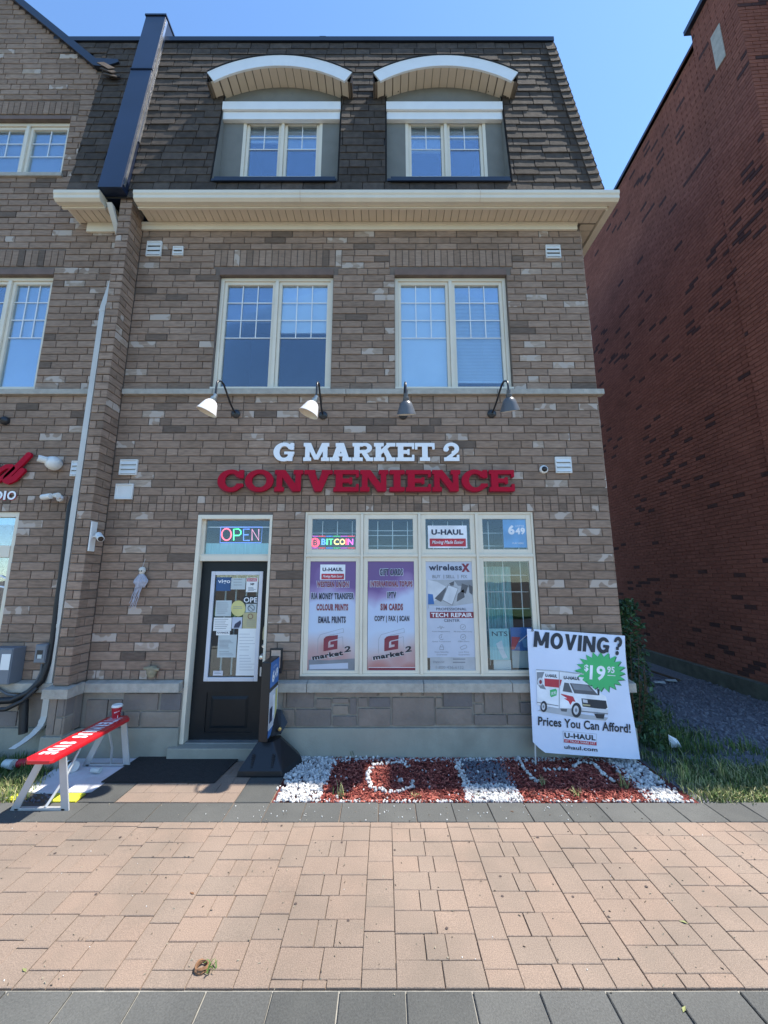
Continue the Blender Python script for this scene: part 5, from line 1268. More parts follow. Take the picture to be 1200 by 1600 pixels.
flat('paper_stack', 'dark boxed goods standing behind the banner corner in the right window', 'box', Z5, 830, 1252, 1020, 1400, 'paper_grey', .13)
# notices on the door glass
ZG = lambda x, y: (320 + x / 8.42, 880 + y / 8.42)
YD = .1055
def notice(label, x0, y0, x1, y1, m, cat='notice', Y=YD):
    u0, v0 = ZG(x0, y0); u1, v1 = ZG(x1, y1); a, b, c, d = rectp(u0, v0, u1, v1, Y); q = MB(); q.box(a, b, Y, Y + .0008, c, d); return tag(q.build('notice', m), label, cat, 'notices taped to the door glass')
def lines(o, x0, y0, x1, y1, n, Y=YD - .0006, m='print_grey'):
    q = MB()
    for i in range(n):
        yy = y0 + (y1 - y0) * i / n; u0, v0 = ZG(x0, yy); u1, v1 = ZG(x1 - random.uniform(0, (x1 - x0) * .4), yy + 6); a, b, c, d = rectp(u0, v0, u1, v1, Y); q.box(a, b, Y, Y + .0003, c, d)
    k = q.build('printed_lines', m, o); k['kind'] = 'stuff'
o = notice('dark blue notice with white word at the top left of the door glass', 150, 185, 345, 365, 'vigo_blue'); txt('vigo', F(*ZG(172, 278), YD - .001), F(*ZG(335, 278), YD - .001), F(*ZG(175, 212), YD - .001), 'print_white', o, bold=.02)
o = notice('pale green notice beside the blue one at the top of the door', 340, 195, 535, 345, 'paper_grey'); lines(o, 380, 210, 510, 320, 3)
o = notice('white beware of dog notice with red header on the door', 545, 190, 695, 380, 'paper_white', Y=YD - .001)
x = [ZG(555, 198), ZG(685, 240)]; a, b, c, d = rectp(x[0][0], x[0][1], x[1][0], x[1][1], YD - .002); q = MB(); q.box(a, b, YD - .002, YD - .0012, c, d); q.build('red_header', 'print_red', o)
txt('BEWARE', F(*ZG(565, 234), YD - .0022), F(*ZG(678, 234), YD - .0022), F(*ZG(566, 206), YD - .0022), 'print_white', o)
q = MB(); q.prism([F(*ZG(*p), YD - .0018) for p in ((595, 258), (610, 268), (640, 262), (655, 272), (640, 280), (636, 292), (628, 292), (626, 280), (612, 282), (608, 292), (602, 292), (602, 272))], (0, .0004, 0)); q.build('dog_print', 'print_black', o)
lines(o, 570, 315, 680, 370, 4, Y=YD - .0018)
o = notice('pale crumpled sheet at the left of the door glass', 140, 490, 350, 700, 'paper_grey'); lines(o, 160, 520, 330, 680, 6)
q = MB(); cx = [F(*ZG(440 + 95 * math.cos(a), 595 + 105 * math.sin(a)), YD - .0012) for a in [6.2832 * i / 26 for i in range(26)]]; q.prism(cx, (0, .0008, 0)); o = tag(q.build('notice', 'paper_yellow'), 'round yellow sticker in the middle of the door glass', 'sticker', 'notices taped to the door glass'); lines(o, 375, 570, 510, 610, 2, Y=YD - .0022)
o = notice('dark open sign with white letters on the right of the door', 505, 435, 690, 530, 'room_shop'); txt('OPE', F(*ZG(512, 518), YD - .001), F(*ZG(690, 518), YD - .001), F(*ZG(514, 448), YD - .001), 'print_white', o, bold=.02)
o = notice('grey no smoking sign below the word open on the door', 540, 535, 680, 645, 'paper_grey')
P = [F(*ZG(610 + 42 * math.cos(a), 590 + 42 * math.sin(a)), YD - .003) for a in [6.2832 * i / 20 for i in range(21)]]; q = MB(); q.tube(P, .003, 5); q.tube([F(*ZG(580, 562), YD - .003), F(*ZG(640, 618), YD - .003)], .003, 5); q.build('ban_symbol', 'print_darkgrey', o)
o = notice('tan notice with a round seal on the right of the door', 500, 650, 690, 860, 'paper_tan')
P = [F(*ZG(600 + 32 * math.cos(a), 700 + 32 * math.sin(a)), YD - .003) for a in [6.2832 * i / 20 for i in range(21)]]; q = MB(); q.tube(P, .003, 5); q.build('seal', 'print_maroon', o); lines(o, 550, 745, 680, 850, 4)
o = notice('bright white price sheet at the left of the door glass', 115, 715, 350, 890, 'paper_white'); lines(o, 130, 735, 330, 880, 6)
o = notice('blue and white picture card in the middle of the door', 358, 710, 490, 860, 'poster_grey', Y=YD - .0014); q = MB(); q.prism([F(*ZG(*p), YD - .0022) for p in ((395, 800), (470, 750), (478, 790), (450, 850), (380, 850))], (0, .0004, 0)); q.build('print', 'print_navy', o)
o = notice('small white sticker with dark letters and red line on the door glass', 150, 892, 328, 948, 'paper_white', cat='sticker', Y=YD - .0016); txt('U-HAUL', F(*ZG(165, 925), YD - .0024), F(*ZG(315, 925), YD - .0024), F(*ZG(167, 903), YD - .0024), 'print_navy', o, bold=.04)
o = notice('printed sheet with ruled text under the small sticker on the door', 170, 940, 415, 1240, 'paper_grey'); lines(o, 190, 1010, 380, 1130, 7); lines(o, 190, 1160, 380, 1225, 3)
o = notice('long white paper sheets covering the lower right of the door glass', 425, 860, 685, 1478, 'paper_white'); lines(o, 455, 930, 660, 1180, 6, m='print_midgrey'); lines(o, 455, 1210, 660, 1440, 6, m='print_midgrey')
o = notice('small lilac sticker in the bottom left corner of the door glass', 108, 1415, 238, 1478, 'door_trim', cat='sticker', Y=YD - .0016); lines(o, 125, 1430, 215, 1465, 2, Y=YD - .0022)

# white curve of lettering on the neighbour's glass
q = MB(); q.tube([F(-14, 898, .066), F(2, 900, .066), F(12, 905, .066), F(14, 904, .066)], .010, 6); q.tube([F(-14, 914, .066), F(4, 917, .066), F(11, 919, .066)], .010, 6); W(town, q.build('window_lettering', 'print_white'))

# =================================================================== LEANING BANNER
BY0, BY1 = -.24, -.075; BZ0, BZ1 = .06, 1.30; kB = (BY1 - BY0) / (BZ1 - BZ0); nB = Vector((0, -1, kB)).normalized()
def ban(u, v, lift=0):
    r = ray(u, v); # y = BY0 + kB*(z-BZ0)
    t_ = (BY0 + kB * (CAMZ - BZ0) - CAMY) / (r.y - kB * r.z); return Vector((r.x * t_, CAMY + r.y * t_, CAMZ + r.z * t_)) + nB * lift
ZS = lambda x, y: (800 + x / 5.4545, 960 + y / 5.4545)
def bz(x, y, lift=0): return ban(*ZS(x, y), lift)
root = empty('banner_sign', tuple(bz(640, 1200)), label='white MOVING? banner with truck picture leaning on the wall corner', cat='banner')
# sheet with slight waves at the edges
out = [(160, 118), (200, 120), (970, 180), (985, 320), (1000, 520), (1030, 760), (1065, 1020), (1102, 1225), (1085, 1243), (860, 1222), (600, 1192), (245, 1172), (182, 1078), (165, 800), (148, 450), (130, 180), (135, 140)]
q = MB(); N = 26; top = [(130, 118), (972, 180)]; 
grid = []
for j in range(N + 1):
    t_ = j / N; yl = 140 + (1090 - 140) * t_; row = []
    for i in range(19):
        s = i / 18; xl = 130 + 52 * t_ ** 1.0; xr = 970 + (1104 - 970) * t_ ** 1.6; x = xl + (xr - xl) * s
        yt = 122 + 60 * s; yb_ = 1172 + 68 * s if s > .09 else 1090 + 82 * s / .09
        y = yt + (yb_ - yt) * t_; edge = (max(0, s - .85) / .15) ** 2 + (max(0, .12 - s) / .12) ** 2 * .6
        row.append(bz(x, y, -.0015 - edge * .012 * (1 + .6 * math.sin(7 * t_)) - .0015 * (1 + math.sin(3 * s * 3 + 9 * t_))))
    grid.append(row)
vs = [p for r in grid for p in r]
q.add(vs, [(j * 19 + i, (j + 1) * 19 + i, (j + 1) * 19 + i + 1, j * 19 + i + 1) for j in range(N) for i in range(18)])
q.build('banner_sheet', 'banner_vinyl', root, smooth=True)
q = MB()
for a, b in (((190, 160), (205, 1215)), ((960, 200), (1060, 1220))):
    A, B_ = bz(*a, -.03), bz(*b, -.03); B_.z = -.02; q.tube([A, B_], .010, 6)
q.tube([bz(190, 160, -.03), bz(965, 205, -.03)], .010, 6); q.build('frame', 'leg_grey', root)
q = MB(); M = Matrix.Translation(bz(175, 135, .001)) @ nB.to_track_quat('Z', 'Y').to_matrix().to_4x4(); q.lathe([(.006, .001), (.012, .002), (.013, 0)], M, 14); q.build('eyelet', 'lamp_dark', root)
q = MB(); q.tube([bz(175, 135, .003), F(811, 1003, .0)], .003, 5); tag(q.build('cord', 'leg_grey'), 'grey cord from the banner corner to the shop window', 'cord')
# lettering
def bt(s, x0, y0, x1, y1, x2, y2, m, lift=.002, **k): return txt(s, bz(x0, y0, lift), bz(x1, y1, lift), bz(x2, y2, lift), m, root, **k)
def heavy(c):
    """heavy sans capitals, 1 high; returns field, width"""
    if c == 'M': return f_or(f_rect(0, .24, 0, 1), f_rect(.76, 1, 0, 1), f_poly([(0, 1), (.27, 1), (.60, .12), (.40, .12)]), f_poly([(1, 1), (.73, 1), (.40, .12), (.60, .12)])), 1.0
    if c == 'O': return f_sub(f_ell(.42, .5, .42, .52), f_ell(.42, .5, .18, .29)), .84
    if c == 'V': return f_or(f_poly([(0, 1), (.26, 1), (.50, 0), (.30, 0)]), f_poly([(.80, 1), (.54, 1), (.30, 0), (.50, 0)])), .80
    if c == 'I': return f_rect(0, .25, 0, 1), .25
    if c == 'N': return f_or(f_rect(0, .23, 0, 1), f_rect(.59, .82, 0, 1), f_poly([(0, 1), (.26, 1), (.82, 0), (.56, 0)])), .82
    if c == 'G': return f_or(f_sub(f_sub(f_ell(.42, .5, .42, .52), f_ell(.44, .5, .19, .29)), f_rect(.5, .95, .50, .72)), f_rect(.42, .80, .36, .54), f_rect(.58, .80, .08, .5)), .84
    return f_or(f_ell(.30, .10, .13, .12), f_rect(.19, .41, .27, .44), f_and(f_sub(f_ell(.32, .72, .32, .30), f_ell(.30, .71, .11, .10)), f_or(f_rect(-.1, .7, .70, 1.1), f_rect(.30, .7, .36, .8)))), .64
def heavy_word(word, xa, ya, xb, yb, top, gap=.09):
    gl = [heavy(c) for c in word]; tot = sum(w for f, w in gl) + gap * (len(word) - 1); p = 0
    for f, w in gl:
        def at_(q): t = q / tot; return xa + (xb - xa) * t, ya + (yb - ya) * t
        (x0, y0), (x1, y1) = at_(p), at_(p + w); lean = 10
        solid_glyph('lettering', f, w, 1, bz(x0, y0, .0015), bz(x1, y1, .0015), bz(x0 + lean, y0 - top, .0015), .0008, 'print_black', root, .03); p += w + gap
heavy_word('MOVING', 182, 276, 826, 336, 134); heavy_word('?', 862, 342, 932, 349, 152)
bt('Prices You Can Afford!', 222, 945, 1012, 1012, 222, 868, 'print_black', bold=.025)
def bp(pts, m, lift, name='print'):
    q = MB(); P = [bz(x, y, lift) for x, y in pts]; q.prism(P, tuple(nB * .0003)); return q.build(name, m, root)
# green burst
cx, cy = 755, 490; pts = []; pts2 = []
rnd = random.Random(3)
for i in range(40):
    a = 2 * math.pi * i / 40; rr = (1.0 + .1 * rnd.random()) if i % 2 == 0 else .78
    pts.append((cx + 205 * rr * math.cos(a), cy + (165 * rr) * math.sin(a) + 12 * math.cos(a)))
bp([(x + 8, y + 8) for x, y in pts], 'print_darkgreen', .0010, 'burst_shadow'); bp(pts, 'print_green', .0018, 'burst')
bt('$', 612, 488, 648, 492, 616, 425, 'print_white', .003, bold=.03); bt('19', 658, 556, 792, 566, 664, 430, 'print_white', .003, bold=.03); bt('95', 808, 498, 872, 503, 810, 442, 'print_white', .003, bold=.03)
bp([(812, 515), (880, 520), (880, 526), (812, 521)], 'print_white', .003)
# truck picture
L0 = .0010; tr = [
    ([(215, 820), (320, 790), (480, 800), (600, 850), (820, 880), (800, 905), (600, 890), (400, 850)], 'print_midgrey', L0),
    ([(205, 470), (610, 500), (612, 560), (400, 560), (400, 800), (215, 770)], 'print_white', L0 + .0006),
    ([(205, 466), (400, 478), (610, 505), (610, 515), (400, 488), (205, 476)], 'print_midgrey', L0 + .0012),
    ([(398, 480), (406, 480), (406, 800), (398, 800)], 'print_midgrey', L0 + .0014),
    ([(275, 545), (400, 555), (400, 625), (278, 612)], 'print_red', L0 + .0016),
    ([(405, 555), (425, 557), (410, 610), (405, 612)], 'print_red', L0 + .0016),
    ([(212, 745), (395, 775), (395, 783), (212, 752)], 'print_grey', L0 + .0016),
    ([(322, 645), (372, 632), (382, 648), (378, 690), (332, 706), (324, 690)], 'print_green', L0 + .0018),
    ([(425, 560), (600, 560), (720, 650), (800, 700), (820, 800), (815, 838), (580, 815), (500, 800), (406, 800), (406, 625)], 'print_white', L0 + .0020),
    ([(445, 580), (482, 585), (515, 668), (430, 655)], 'print_darkgrey', L0 + .0026),
    ([(490, 585), (655, 600), (735, 690), (530, 672)], 'print_darkgrey', L0 + .0026),
    ([(505, 592), (640, 604), (690, 655), (530, 640)], 'print_grey', L0 + .0030),
    ([(725, 630), (745, 640), (742, 690), (728, 685)], 'print_black', L0 + .0032),
    ([(415, 675), (520, 700), (540, 745), (515, 740), (495, 772), (480, 740), (440, 715), (470, 715), (420, 685)], 'print_red', L0 + .0026),
    ([(590, 715), (800, 735), (812, 795), (790, 810), (600, 785)], 'print_black', L0 + .0026),
    ([(600, 722), (640, 728), (645, 755), (605, 750)], 'print_pale', L0 + .0032),
    ([(600, 762), (665, 770), (665, 782), (602, 775)], 'paper_tan', L0 + .0032),
    ([(575, 792), (815, 808), (818, 842), (578, 818)], 'print_pale', L0 + .0030),
    ([(578, 818), (818, 842), (815, 852), (580, 828)], 'print_grey', L0 + .0032),
    ([(700, 845), (790, 850), (780, 890), (720, 885)], 'print_black', L0 + .0012),
    ([(410, 800), (470, 805), (465, 830), (420, 825)], 'print_darkgrey', L0 + .0012),
    ([(210, 492), (275, 490), (250, 560), (215, 600)], 'print_grey', L0 + .0016), ([(222, 600), (262, 590), (290, 640), (240, 630)], 'print_grey', L0 + .0016)]
for pts, m, l in tr: bp(pts, m, l)
for cx, cy, rx, ry in ((270, 785, 28, 48), (548, 815, 42, 64)):
    bp([(cx + rx * math.cos(6.28 * i / 18), cy + ry * math.sin(6.28 * i / 18)) for i in range(18)], 'print_black', L0 + .0036); bp([(cx - 4 + rx * .55 * math.cos(6.28 * i / 18), cy + ry * .6 * math.sin(6.28 * i / 18)) for i in range(18)], 'print_pale', L0 + .0041); bp([(cx - 4 + rx * .25 * math.cos(6.28 * i / 10), cy + ry * .27 * math.sin(6.28 * i / 10)) for i in range(10)], 'print_grey', L0 + .0045)
bp([(242 + 26 * math.cos(6.28 * i / 14), 572 + 34 * math.sin(6.28 * i / 14)) for i in range(14)], 'print_pale', L0 + .0026); bp([(242 + 12 * math.cos(6.28 * i / 14), 575 + 18 * math.sin(6.28 * i / 14)) for i in range(14)], 'print_maroon', L0 + .0032)
bt('U-HAUL', 282, 532, 382, 540, 283, 505, 'print_black', .0032, bold=.05); bt('U-HAUL', 438, 552, 578, 562, 440, 524, 'print_black', .0036, bold=.05)
bt('19.95', 333, 690, 372, 680, 332, 662, 'print_white', .0036, bold=.03)
bp([(432, 992), (722, 1018), (722, 1118), (440, 1092)], 'print_midgrey', .0008); bp([(435, 996), (718, 1021), (718, 1114), (443, 1088)], 'banner_vinyl', .0014)
bt('U-HAUL', 446, 1052, 712, 1076, 444, 1006, 'print_black', .002, bold=.05)
bp([(443, 1062), (718, 1088), (720, 1116), (445, 1090)], 'print_red', .0018); bt('AT TRUCK SHARE 24/7', 452, 1086, 708, 1108, 451, 1068, 'print_white', .0026)
bt('uhaul.com', 446, 1145, 728, 1170, 444, 1112, 'print_black', .002, bold=.02)

# =================================================================== LOTTERY STAND BY THE DOOR
root = empty('lottery_stand', (-1.18, -.25, 0), label='black swing stand with blue lottery panel beside the door', cat='sign stand')
BCx, BCy = -1.12, -.27; an = R(0)
q = MB(); f = [(-1.44, -.47, 0), (-.99, -.47, 0), (-.86, -.16, 0), (-.92, -.02, 0), (-1.30, -.02, 0)]
h1 = [(-1.43, -.465, .055), (-1.0, -.465, .055), (-.87, -.16, .055), (-.93, -.03, .055), (-1.295, -.03, .055)]
tp = [(-1.29, -.33, .27), (-1.14, -.33, .27), (-1.08, -.24, .27), (-1.10, -.16, .27), (-1.26, -.16, .27)]
n = 5; q.add(f + h1 + tp, [tuple(range(4, -1, -1))] + [(i, (i + 1) % n, (i + 1) % n + n, i + n) for i in range(n)] + [(i + n, (i + 1) % n + n, (i + 1) % n + 2 * n, i + 2 * n) for i in range(n)] + [tuple(range(2 * n, 3 * n))])
q.build('weighted_base', 'black_plastic', root, bevel=.012)
for x in (-1.30, -1.10):
    q = MB(); sp_ = [(x + .018 * math.cos(a * 1.1), -.44 + .0 + .018 * math.sin(a * 1.1) + .004 * a / 3, .07 + .0028 * a) for a in range(0, 40)]; q.tube(sp_, .004, 5); q.build('spring', 'black_plastic', root, smooth=True)
q = MB(); q.box(-1.255, -1.165, -.43, -.10, .30, 1.06); q.build('display_box', 'black_plastic', root, bevel=.008)
q = MB(); q.prism([(-1.165, -.34, .32), (-1.08, -.22, .30), (-1.04, -.12, .38), (-1.12, -.10, .50), (-1.165, -.14, .52)], (-.03, .0, .0)); q.build('back_brace', 'black_plastic', root)
q = MB(); M = Matrix.Translation((-1.088, -.24, .36)) @ Matrix.Rotation(R(90), 4, 'X'); q.lathe([(0, 0), (.018, 0), (.018, .02), (0, .024)], M, 12); q.build('brass_knob', 'brass', root, smooth=True)
XP = -1.164
def side(y0, y1, z0, z1, m, name, l=0, s0=0, s1=0):
    q = MB(); q.prism([(XP + l, y0, z0), (XP + l, y1, z0 + s0), (XP + l, y1, z1 + s1), (XP + l, y0, z1)], (.001, 0, 0)); return q.build(name, m, root)
side(-.425, -.105, .80, 1.05, 'print_blue', 'blue_panel'); side(-.425, -.105, .40, .76, 'print_pale', 'picture_panel'); side(-.425, -.105, .33, .40, 'print_blue', 'foot_panel', .0008)
side(-.40, -.30, .46, .60, 'print_navy', 'print', .0012); side(-.29, -.22, .50, .70, 'print_white', 'print', .0012); side(-.21, -.13, .45, .74, 'paper_yellow', 'print', .0012); side(-.425, -.105, .40, .41, 'print_white', 'rule', .002)
txt('6', (XP + .003, -.37, .84), (XP + .003, -.28, .84), (XP + .003, -.37, .96), 'print_white', root, bold=.05); txt('49', (XP + .003, -.27, .86), (XP + .003, -.15, .86), (XP + .003, -.27, .96), 'print_white', root, bold=.05); txt('LOTTO', (XP + .003, -.33, .98), (XP + .003, -.2, .98), (XP + .003, -.33, 1.0), 'print_white', root)
q = MB(); x0, x1, z0, z1 = rectp(421, 1013, 441, 1045, -.10); q.box(x0, x1, -.10, -.08, z0 - .05, z1); q.build('header_board', 'black_plastic', root, bevel=.004)
x0, x1, z0, z1 = rectp(423.5, 1016, 438, 1044, -.102); q = MB(); q.box(x0, x1, -.102, -.1005, z0, z1); pm('header_print', (.50, .36, .28), rough=.5, var=.1, scale=20); q.build('header_print', 'header_print', root)

# =================================================================== BENCH WITH CUP
root = empty('bench', (-2.83, -.65, 0), label='narrow red bench with white lettering on grey metal legs', cat='bench')
a_ = G(38, 1188, .45); b_ = G(86, 1187, .45); c_ = G(206, 1117, .45); d__ = G(170, 1115, .45)
ya, yb_ = -1.17, -.12; xl = -2.955; xr = -2.70
q = MB(); P = [(xl, ya + .05), (xl + .05, ya), (xr - .02, ya), (xr, ya + .025), (xr, yb_ - .08), (xr - .07, yb_), (xl + .06, yb_), (xl, yb_ - .06)]
q.prism([(x, y, .452) for x, y in P], (0, 0, -.035)); seat = q.build('seat', 'seat_red', root, bevel=.009)
for i, ch in enumerate(('E', 'D', 'W', 'S', '', 'S', 'J', 'N', 'M', 'R', 'E', 'T', 'N')):
    if ch: y0 = ya + .10 + i * .068; txt(ch, (xl + .05, y0 + .05, .453), (xl + .05, y0, .453), (xl + .19, y0 + .05, .453), 'print_white', seat, bold=.05, lift=.0012, name='letter')
def bench_leg(yc):
    q = MB(); w = .012; d = .035
    lt, rt_, lb, rb = xl + .05, xr - .04, xl - .13, xr + .04
    for (xa, xb) in ((lt, lb), (rt_, rb)):
        q.add([(xa - .032, yc - d, .418), (xa + .032, yc - d, .418), (xa + .032, yc - d + .012, .418), (xa - .032, yc - d + .012, .418), (xb - .034, yc - d, .0), (xb + .034, yc - d, .0), (xb + .034, yc - d + .012, .0), (xb - .034, yc - d + .012, .0)], [(0, 1, 2, 3), (7, 6, 5, 4), (0, 4, 5, 1), (1, 5, 6, 2), (2, 6, 7, 3), (3, 7, 4, 0)])
    q.box(lb, rb, yc - d, yc, .0, .018); return q.build('leg', 'leg_grey', root, bevel=.003)
bench_leg(-.98); bench_leg(-.20)
for s, yc in ((1, -.98), (-1, -.20)):
    q = MB(); xm = xl + .12; q.tube([(xm, yc - .02, .02), (xm + .05, yc + s * .10, .2), (xm + .07, yc + s * .22, .415)], .011, 8); q.build('brace', 'leg_grey', root, smooth=True)
def cup(p, M, label, m, spots=True, sc_=1):
    t = empty('paper_cup', tuple(p), label=label, cat='cup'); M = Matrix.Translation(p) @ M @ Matrix.Scale(sc_, 4)
    q = MB(); q.lathe([(0, 0), (.029, 0), (.031, .004), (.043, .105), (.0435, .108)], M, 22); body = q.build('cup_body', m, t, smooth=True)
    q = MB(); q.lathe([(.0455, .100), (.047, .104), (.0465, .112), (.043, .118), (.040, .122), (.034, .119), (0, .119)], M, 22); q.build('lid', 'plastic_white', t, smooth=True)
    if spots:
        q = MB()
        for i in range(26):
            a = random.uniform(0, 6.28); h = random.uniform(.012, .095); r = .0312 + .0118 * h / .105 + .0006; s = .004
            c = Vector((r * math.cos(a), r * math.sin(a), h)); tg = Vector((-math.sin(a), math.cos(a), 0)); q.add([M @ (c + tg * s * x + Vector((0, 0, s * y * 1.4))) for x, y in ((-1, 0), (0, -1), (1, 0), (0, 1))], [(0, 1, 2, 3)])
        o = q.build('snowflake_print', 'print_white', body); o['kind'] = 'stuff'
    return t
cup(Vector((G(181, 1122, .452).x, G(181, 1122, .452).y, .4525)), Matrix.Identity(4), 'red and white takeaway cup with white lid standing on the bench', 'cup_red', sc_=1.12)
lay = lambda rz: Matrix.Rotation(R(rz), 4, 'Z') @ Matrix.Rotation(R(90), 4, 'Y')
p = G(104, 1194, .045); cup(p, lay(-25), 'black banded white cup lying on the white sheet under the bench', 'paper_white', False, 1.15)
q = MB(); M = Matrix.Translation(p) @ lay(-25) @ Matrix.Scale(1.15, 4); q.lathe([(.0375, .05), (.044, .10), (.0435, .10)], M, 20); o = q.build('cup_band', 'black_plastic', bpy.data.objects['paper_cup.001'], smooth=True)
q = MB(); pp = G(143, 1203, .03); q.tube([pp, pp + Vector((.09, .0, -.002))], [.022, .028], 14); tag(q.build('small_cup', 'paper_grey', smooth=True), 'small grey cup lying beside the larger fallen cup under the bench', 'cup')
p = G(8, 1193, .05); q = MB(); q.tube([p, p + Vector((.11, -.02, .0))], [.04, .046], 16); tag(q.build('plastic_cup', 'paper_grey', smooth=True), 'clear grey plastic cup lying in the grass left of the bench', 'cup')
p = G(28, 1193, .04); q = MB(); q.tube([p, p + Vector((.10, .02, .01))], [.04, .036], 14); tag(q.build('crushed_cup', 'cup_red', smooth=True), 'dark red cup lying behind the near end of the bench', 'cup')

# =================================================================== MAT, SHEET, YELLOW BOARDS
def ground_poly(name, px, z, th, m, label, cat, bevel=0):
    P = [G(u, v, z) for u, v in px]; q = MB(); q.prism([(p.x, p.y, z) for p in P], (0, 0, -th)); return tag(q.build(name, m, bevel=bevel), label, cat)
ground_poly('door_mat', [(158, 1221), (222, 1179), (378, 1180), (335, 1222)], .012, .011, 'mat_rubber', 'worn black rubber mat in front of the shop door', 'mat', .003)
ground_poly('white_sheet', [(32, 1238), (118, 1179), (224, 1177), (152, 1234), (128, 1238)], -.006, .012, 'sheet_white', 'dirty white board lying on the soil under the bench', 'board')
ground_poly('yellow_board', [(74, 1252), (90, 1239), (134, 1239), (118, 1252)], -.004, .012, 'yellow_paint', 'yellow painted strip on the right under the bench end', 'board')
ground_poly('yellow_board', [(8, 1250), (24, 1240), (42, 1239), (26, 1250)], -.004, .012, 'yellow_paint', 'yellow painted strip on the left behind the bench leg', 'board')

# =================================================================== PEBBLES, MULCH, GRASS
def blob_verts():
    t = (1 + 5 ** .5) / 2; return [Vector(v).normalized() for v in ((-1, t, 0), (1, t, 0), (-1, -t, 0), (1, -t, 0), (0, -1, t), (0, 1, t), (0, -1, -t), (0, 1, -t), (t, 0, -1), (t, 0, 1), (-t, 0, -1), (-t, 0, 1))]
BV = blob_verts(); BF = [(0, 11, 5), (0, 5, 1), (0, 1, 7), (0, 7, 10), (0, 10, 11), (1, 5, 9), (5, 11, 4), (11, 10, 2), (10, 7, 6), (7, 1, 8), (3, 9, 4), (3, 4, 2), (3, 2, 6), (3, 6, 8), (3, 8, 9), (4, 9, 5), (2, 4, 11), (6, 2, 10), (8, 6, 7), (9, 8, 1)]
def stone(q, x, y, z, r, t=None):
    M = Euler((random.uniform(0, 6), random.uniform(0, 6), random.uniform(0, 6))).to_matrix(); s = Vector((r * random.uniform(.8, 1.3), r * random.uniform(.7, 1.1), r * random.uniform(.55, .9)))
    q.add([Vector((x, y, z)) + M @ Vector((v.x * s.x * random.uniform(.85, 1.1), v.y * s.y * random.uniform(.85, 1.1), v.z * s.z)) for v in BV], BF, 0, random.random() if t is None else t)
q = MB()
def band(x0a, x1a, x0b, x1b, n, y0=-.875, y1=-.03, ragged=.03):
    for i in range(n):
        y = random.uniform(y0, y1); f = (y - y0) / (y1 - y0); a = x0a + (x0b - x0a) * f; b = x1a + (x1b - x1a) * f
        stone(q, random.uniform(a, b) + random.gauss(0, ragged * .5), y, -.008 + random.uniform(0, .014), random.choice((random.uniform(.007, .013), random.uniform(.012, .020), random.uniform(.017, .026))))
band(-.96, -.58, -.93, -.50, 900); band(2.30, 2.62, 2.38, 2.70, 600)
for i in range(430): stone(q, random.uniform(-.5, 2.6), -.075 + random.gauss(0, .03), -.005, random.uniform(.009, .018))
for i in range(330): stone(q, random.uniform(-.6, 2.7), -.868 + abs(random.gauss(0, .012)), -.008, random.uniform(.008, .015))
for i in range(100): stone(q, random.uniform(-.5, 2.4), random.uniform(-.86, -.05), -.002, random.uniform(.006, .014), random.uniform(.1, 1))
def path_stones(pix, sp=.026, w=.018):
    P = [G(u, v) for u, v in pix]
    for a, b in zip(P, P[1:]):
        n = max(1, int((b - a).length / sp))
        for i in range(n):
            c = a.lerp(b, i / n)
            for k in range(2): stone(q, c.x + random.gauss(0, w * .6), c.y + random.gauss(0, w * .6), .004 + random.uniform(0, .01), random.uniform(.012, .019))
MA = lambda L: [(400 + x / 3, 1130 + y / 3) for x, y in L]; MB_ = lambda L: [(780 + x / 2.857, 1130 + y / 2.857) for x, y in L]
path_stones(MA([(545, 212), (522, 240), (528, 280), (552, 312), (610, 322), (660, 326), (700, 314), (738, 298), (735, 280), (715, 272)])); path_stones(MA([(665, 272), (695, 270)])); path_stones(MA([(550, 200), (620, 190), (700, 185), (706, 212)])); path_stones(MA([(425, 165), (440, 160), (520, 165), (600, 165)]), sp=.05)
path_stones(MB_([(85, 150), (100, 190), (135, 235), (180, 272)])); path_stones(MB_([(120, 170), (185, 185)]), sp=.06); path_stones(MB_([(200, 212), (290, 210), (300, 198)]), sp=.05); path_stones(MB_([(335, 200), (360, 176), (420, 182), (450, 215), (490, 250), (522, 272)]))
path_stones(MA([(940, 180), (960, 230), (990, 280), (1000, 320)]), sp=.02, w=.03)
o = q.build('pebbles', 'pebble', tone=True); tag(o, 'white pebbles edging and lettering the red mulch bed', 'pebbles', kind='stuff')
q = MB()
def band2(x0a, x1a, x0b, x1b, n, y0=-.875, y1=-.03):
    for i in range(n):
        y = random.uniform(y0, y1); f = (y - y0) / (y1 - y0); stone(q, random.uniform(x0a + (x0b - x0a) * f, x1a + (x1b - x1a) * f), y, -.01 + random.uniform(0, .008), random.uniform(.008, .015), min(1, max(0, 1.25 * (1 - f) * random.random() * 1.2)))
o2 = MB(); 
band2(.74, 1.22, .82, 1.27, 1300, -.875, -.12); o = q.build('small_gravel', 'pebble_grey', tone=True); tag(o, 'band of small pale grey gravel crossing the mulch bed', 'gravel', kind='stuff')
q = MB()
for i in range(420):
    y = random.uniform(-.875, -.60); stone(q, random.uniform(.72, 1.22), y, .0, random.uniform(.011, .019))
o = q.build('pebbles', 'pebble', tone=True); tag(o, 'heap of white pebbles at the front of the gravel band', 'pebbles', kind='stuff')
q = MB()
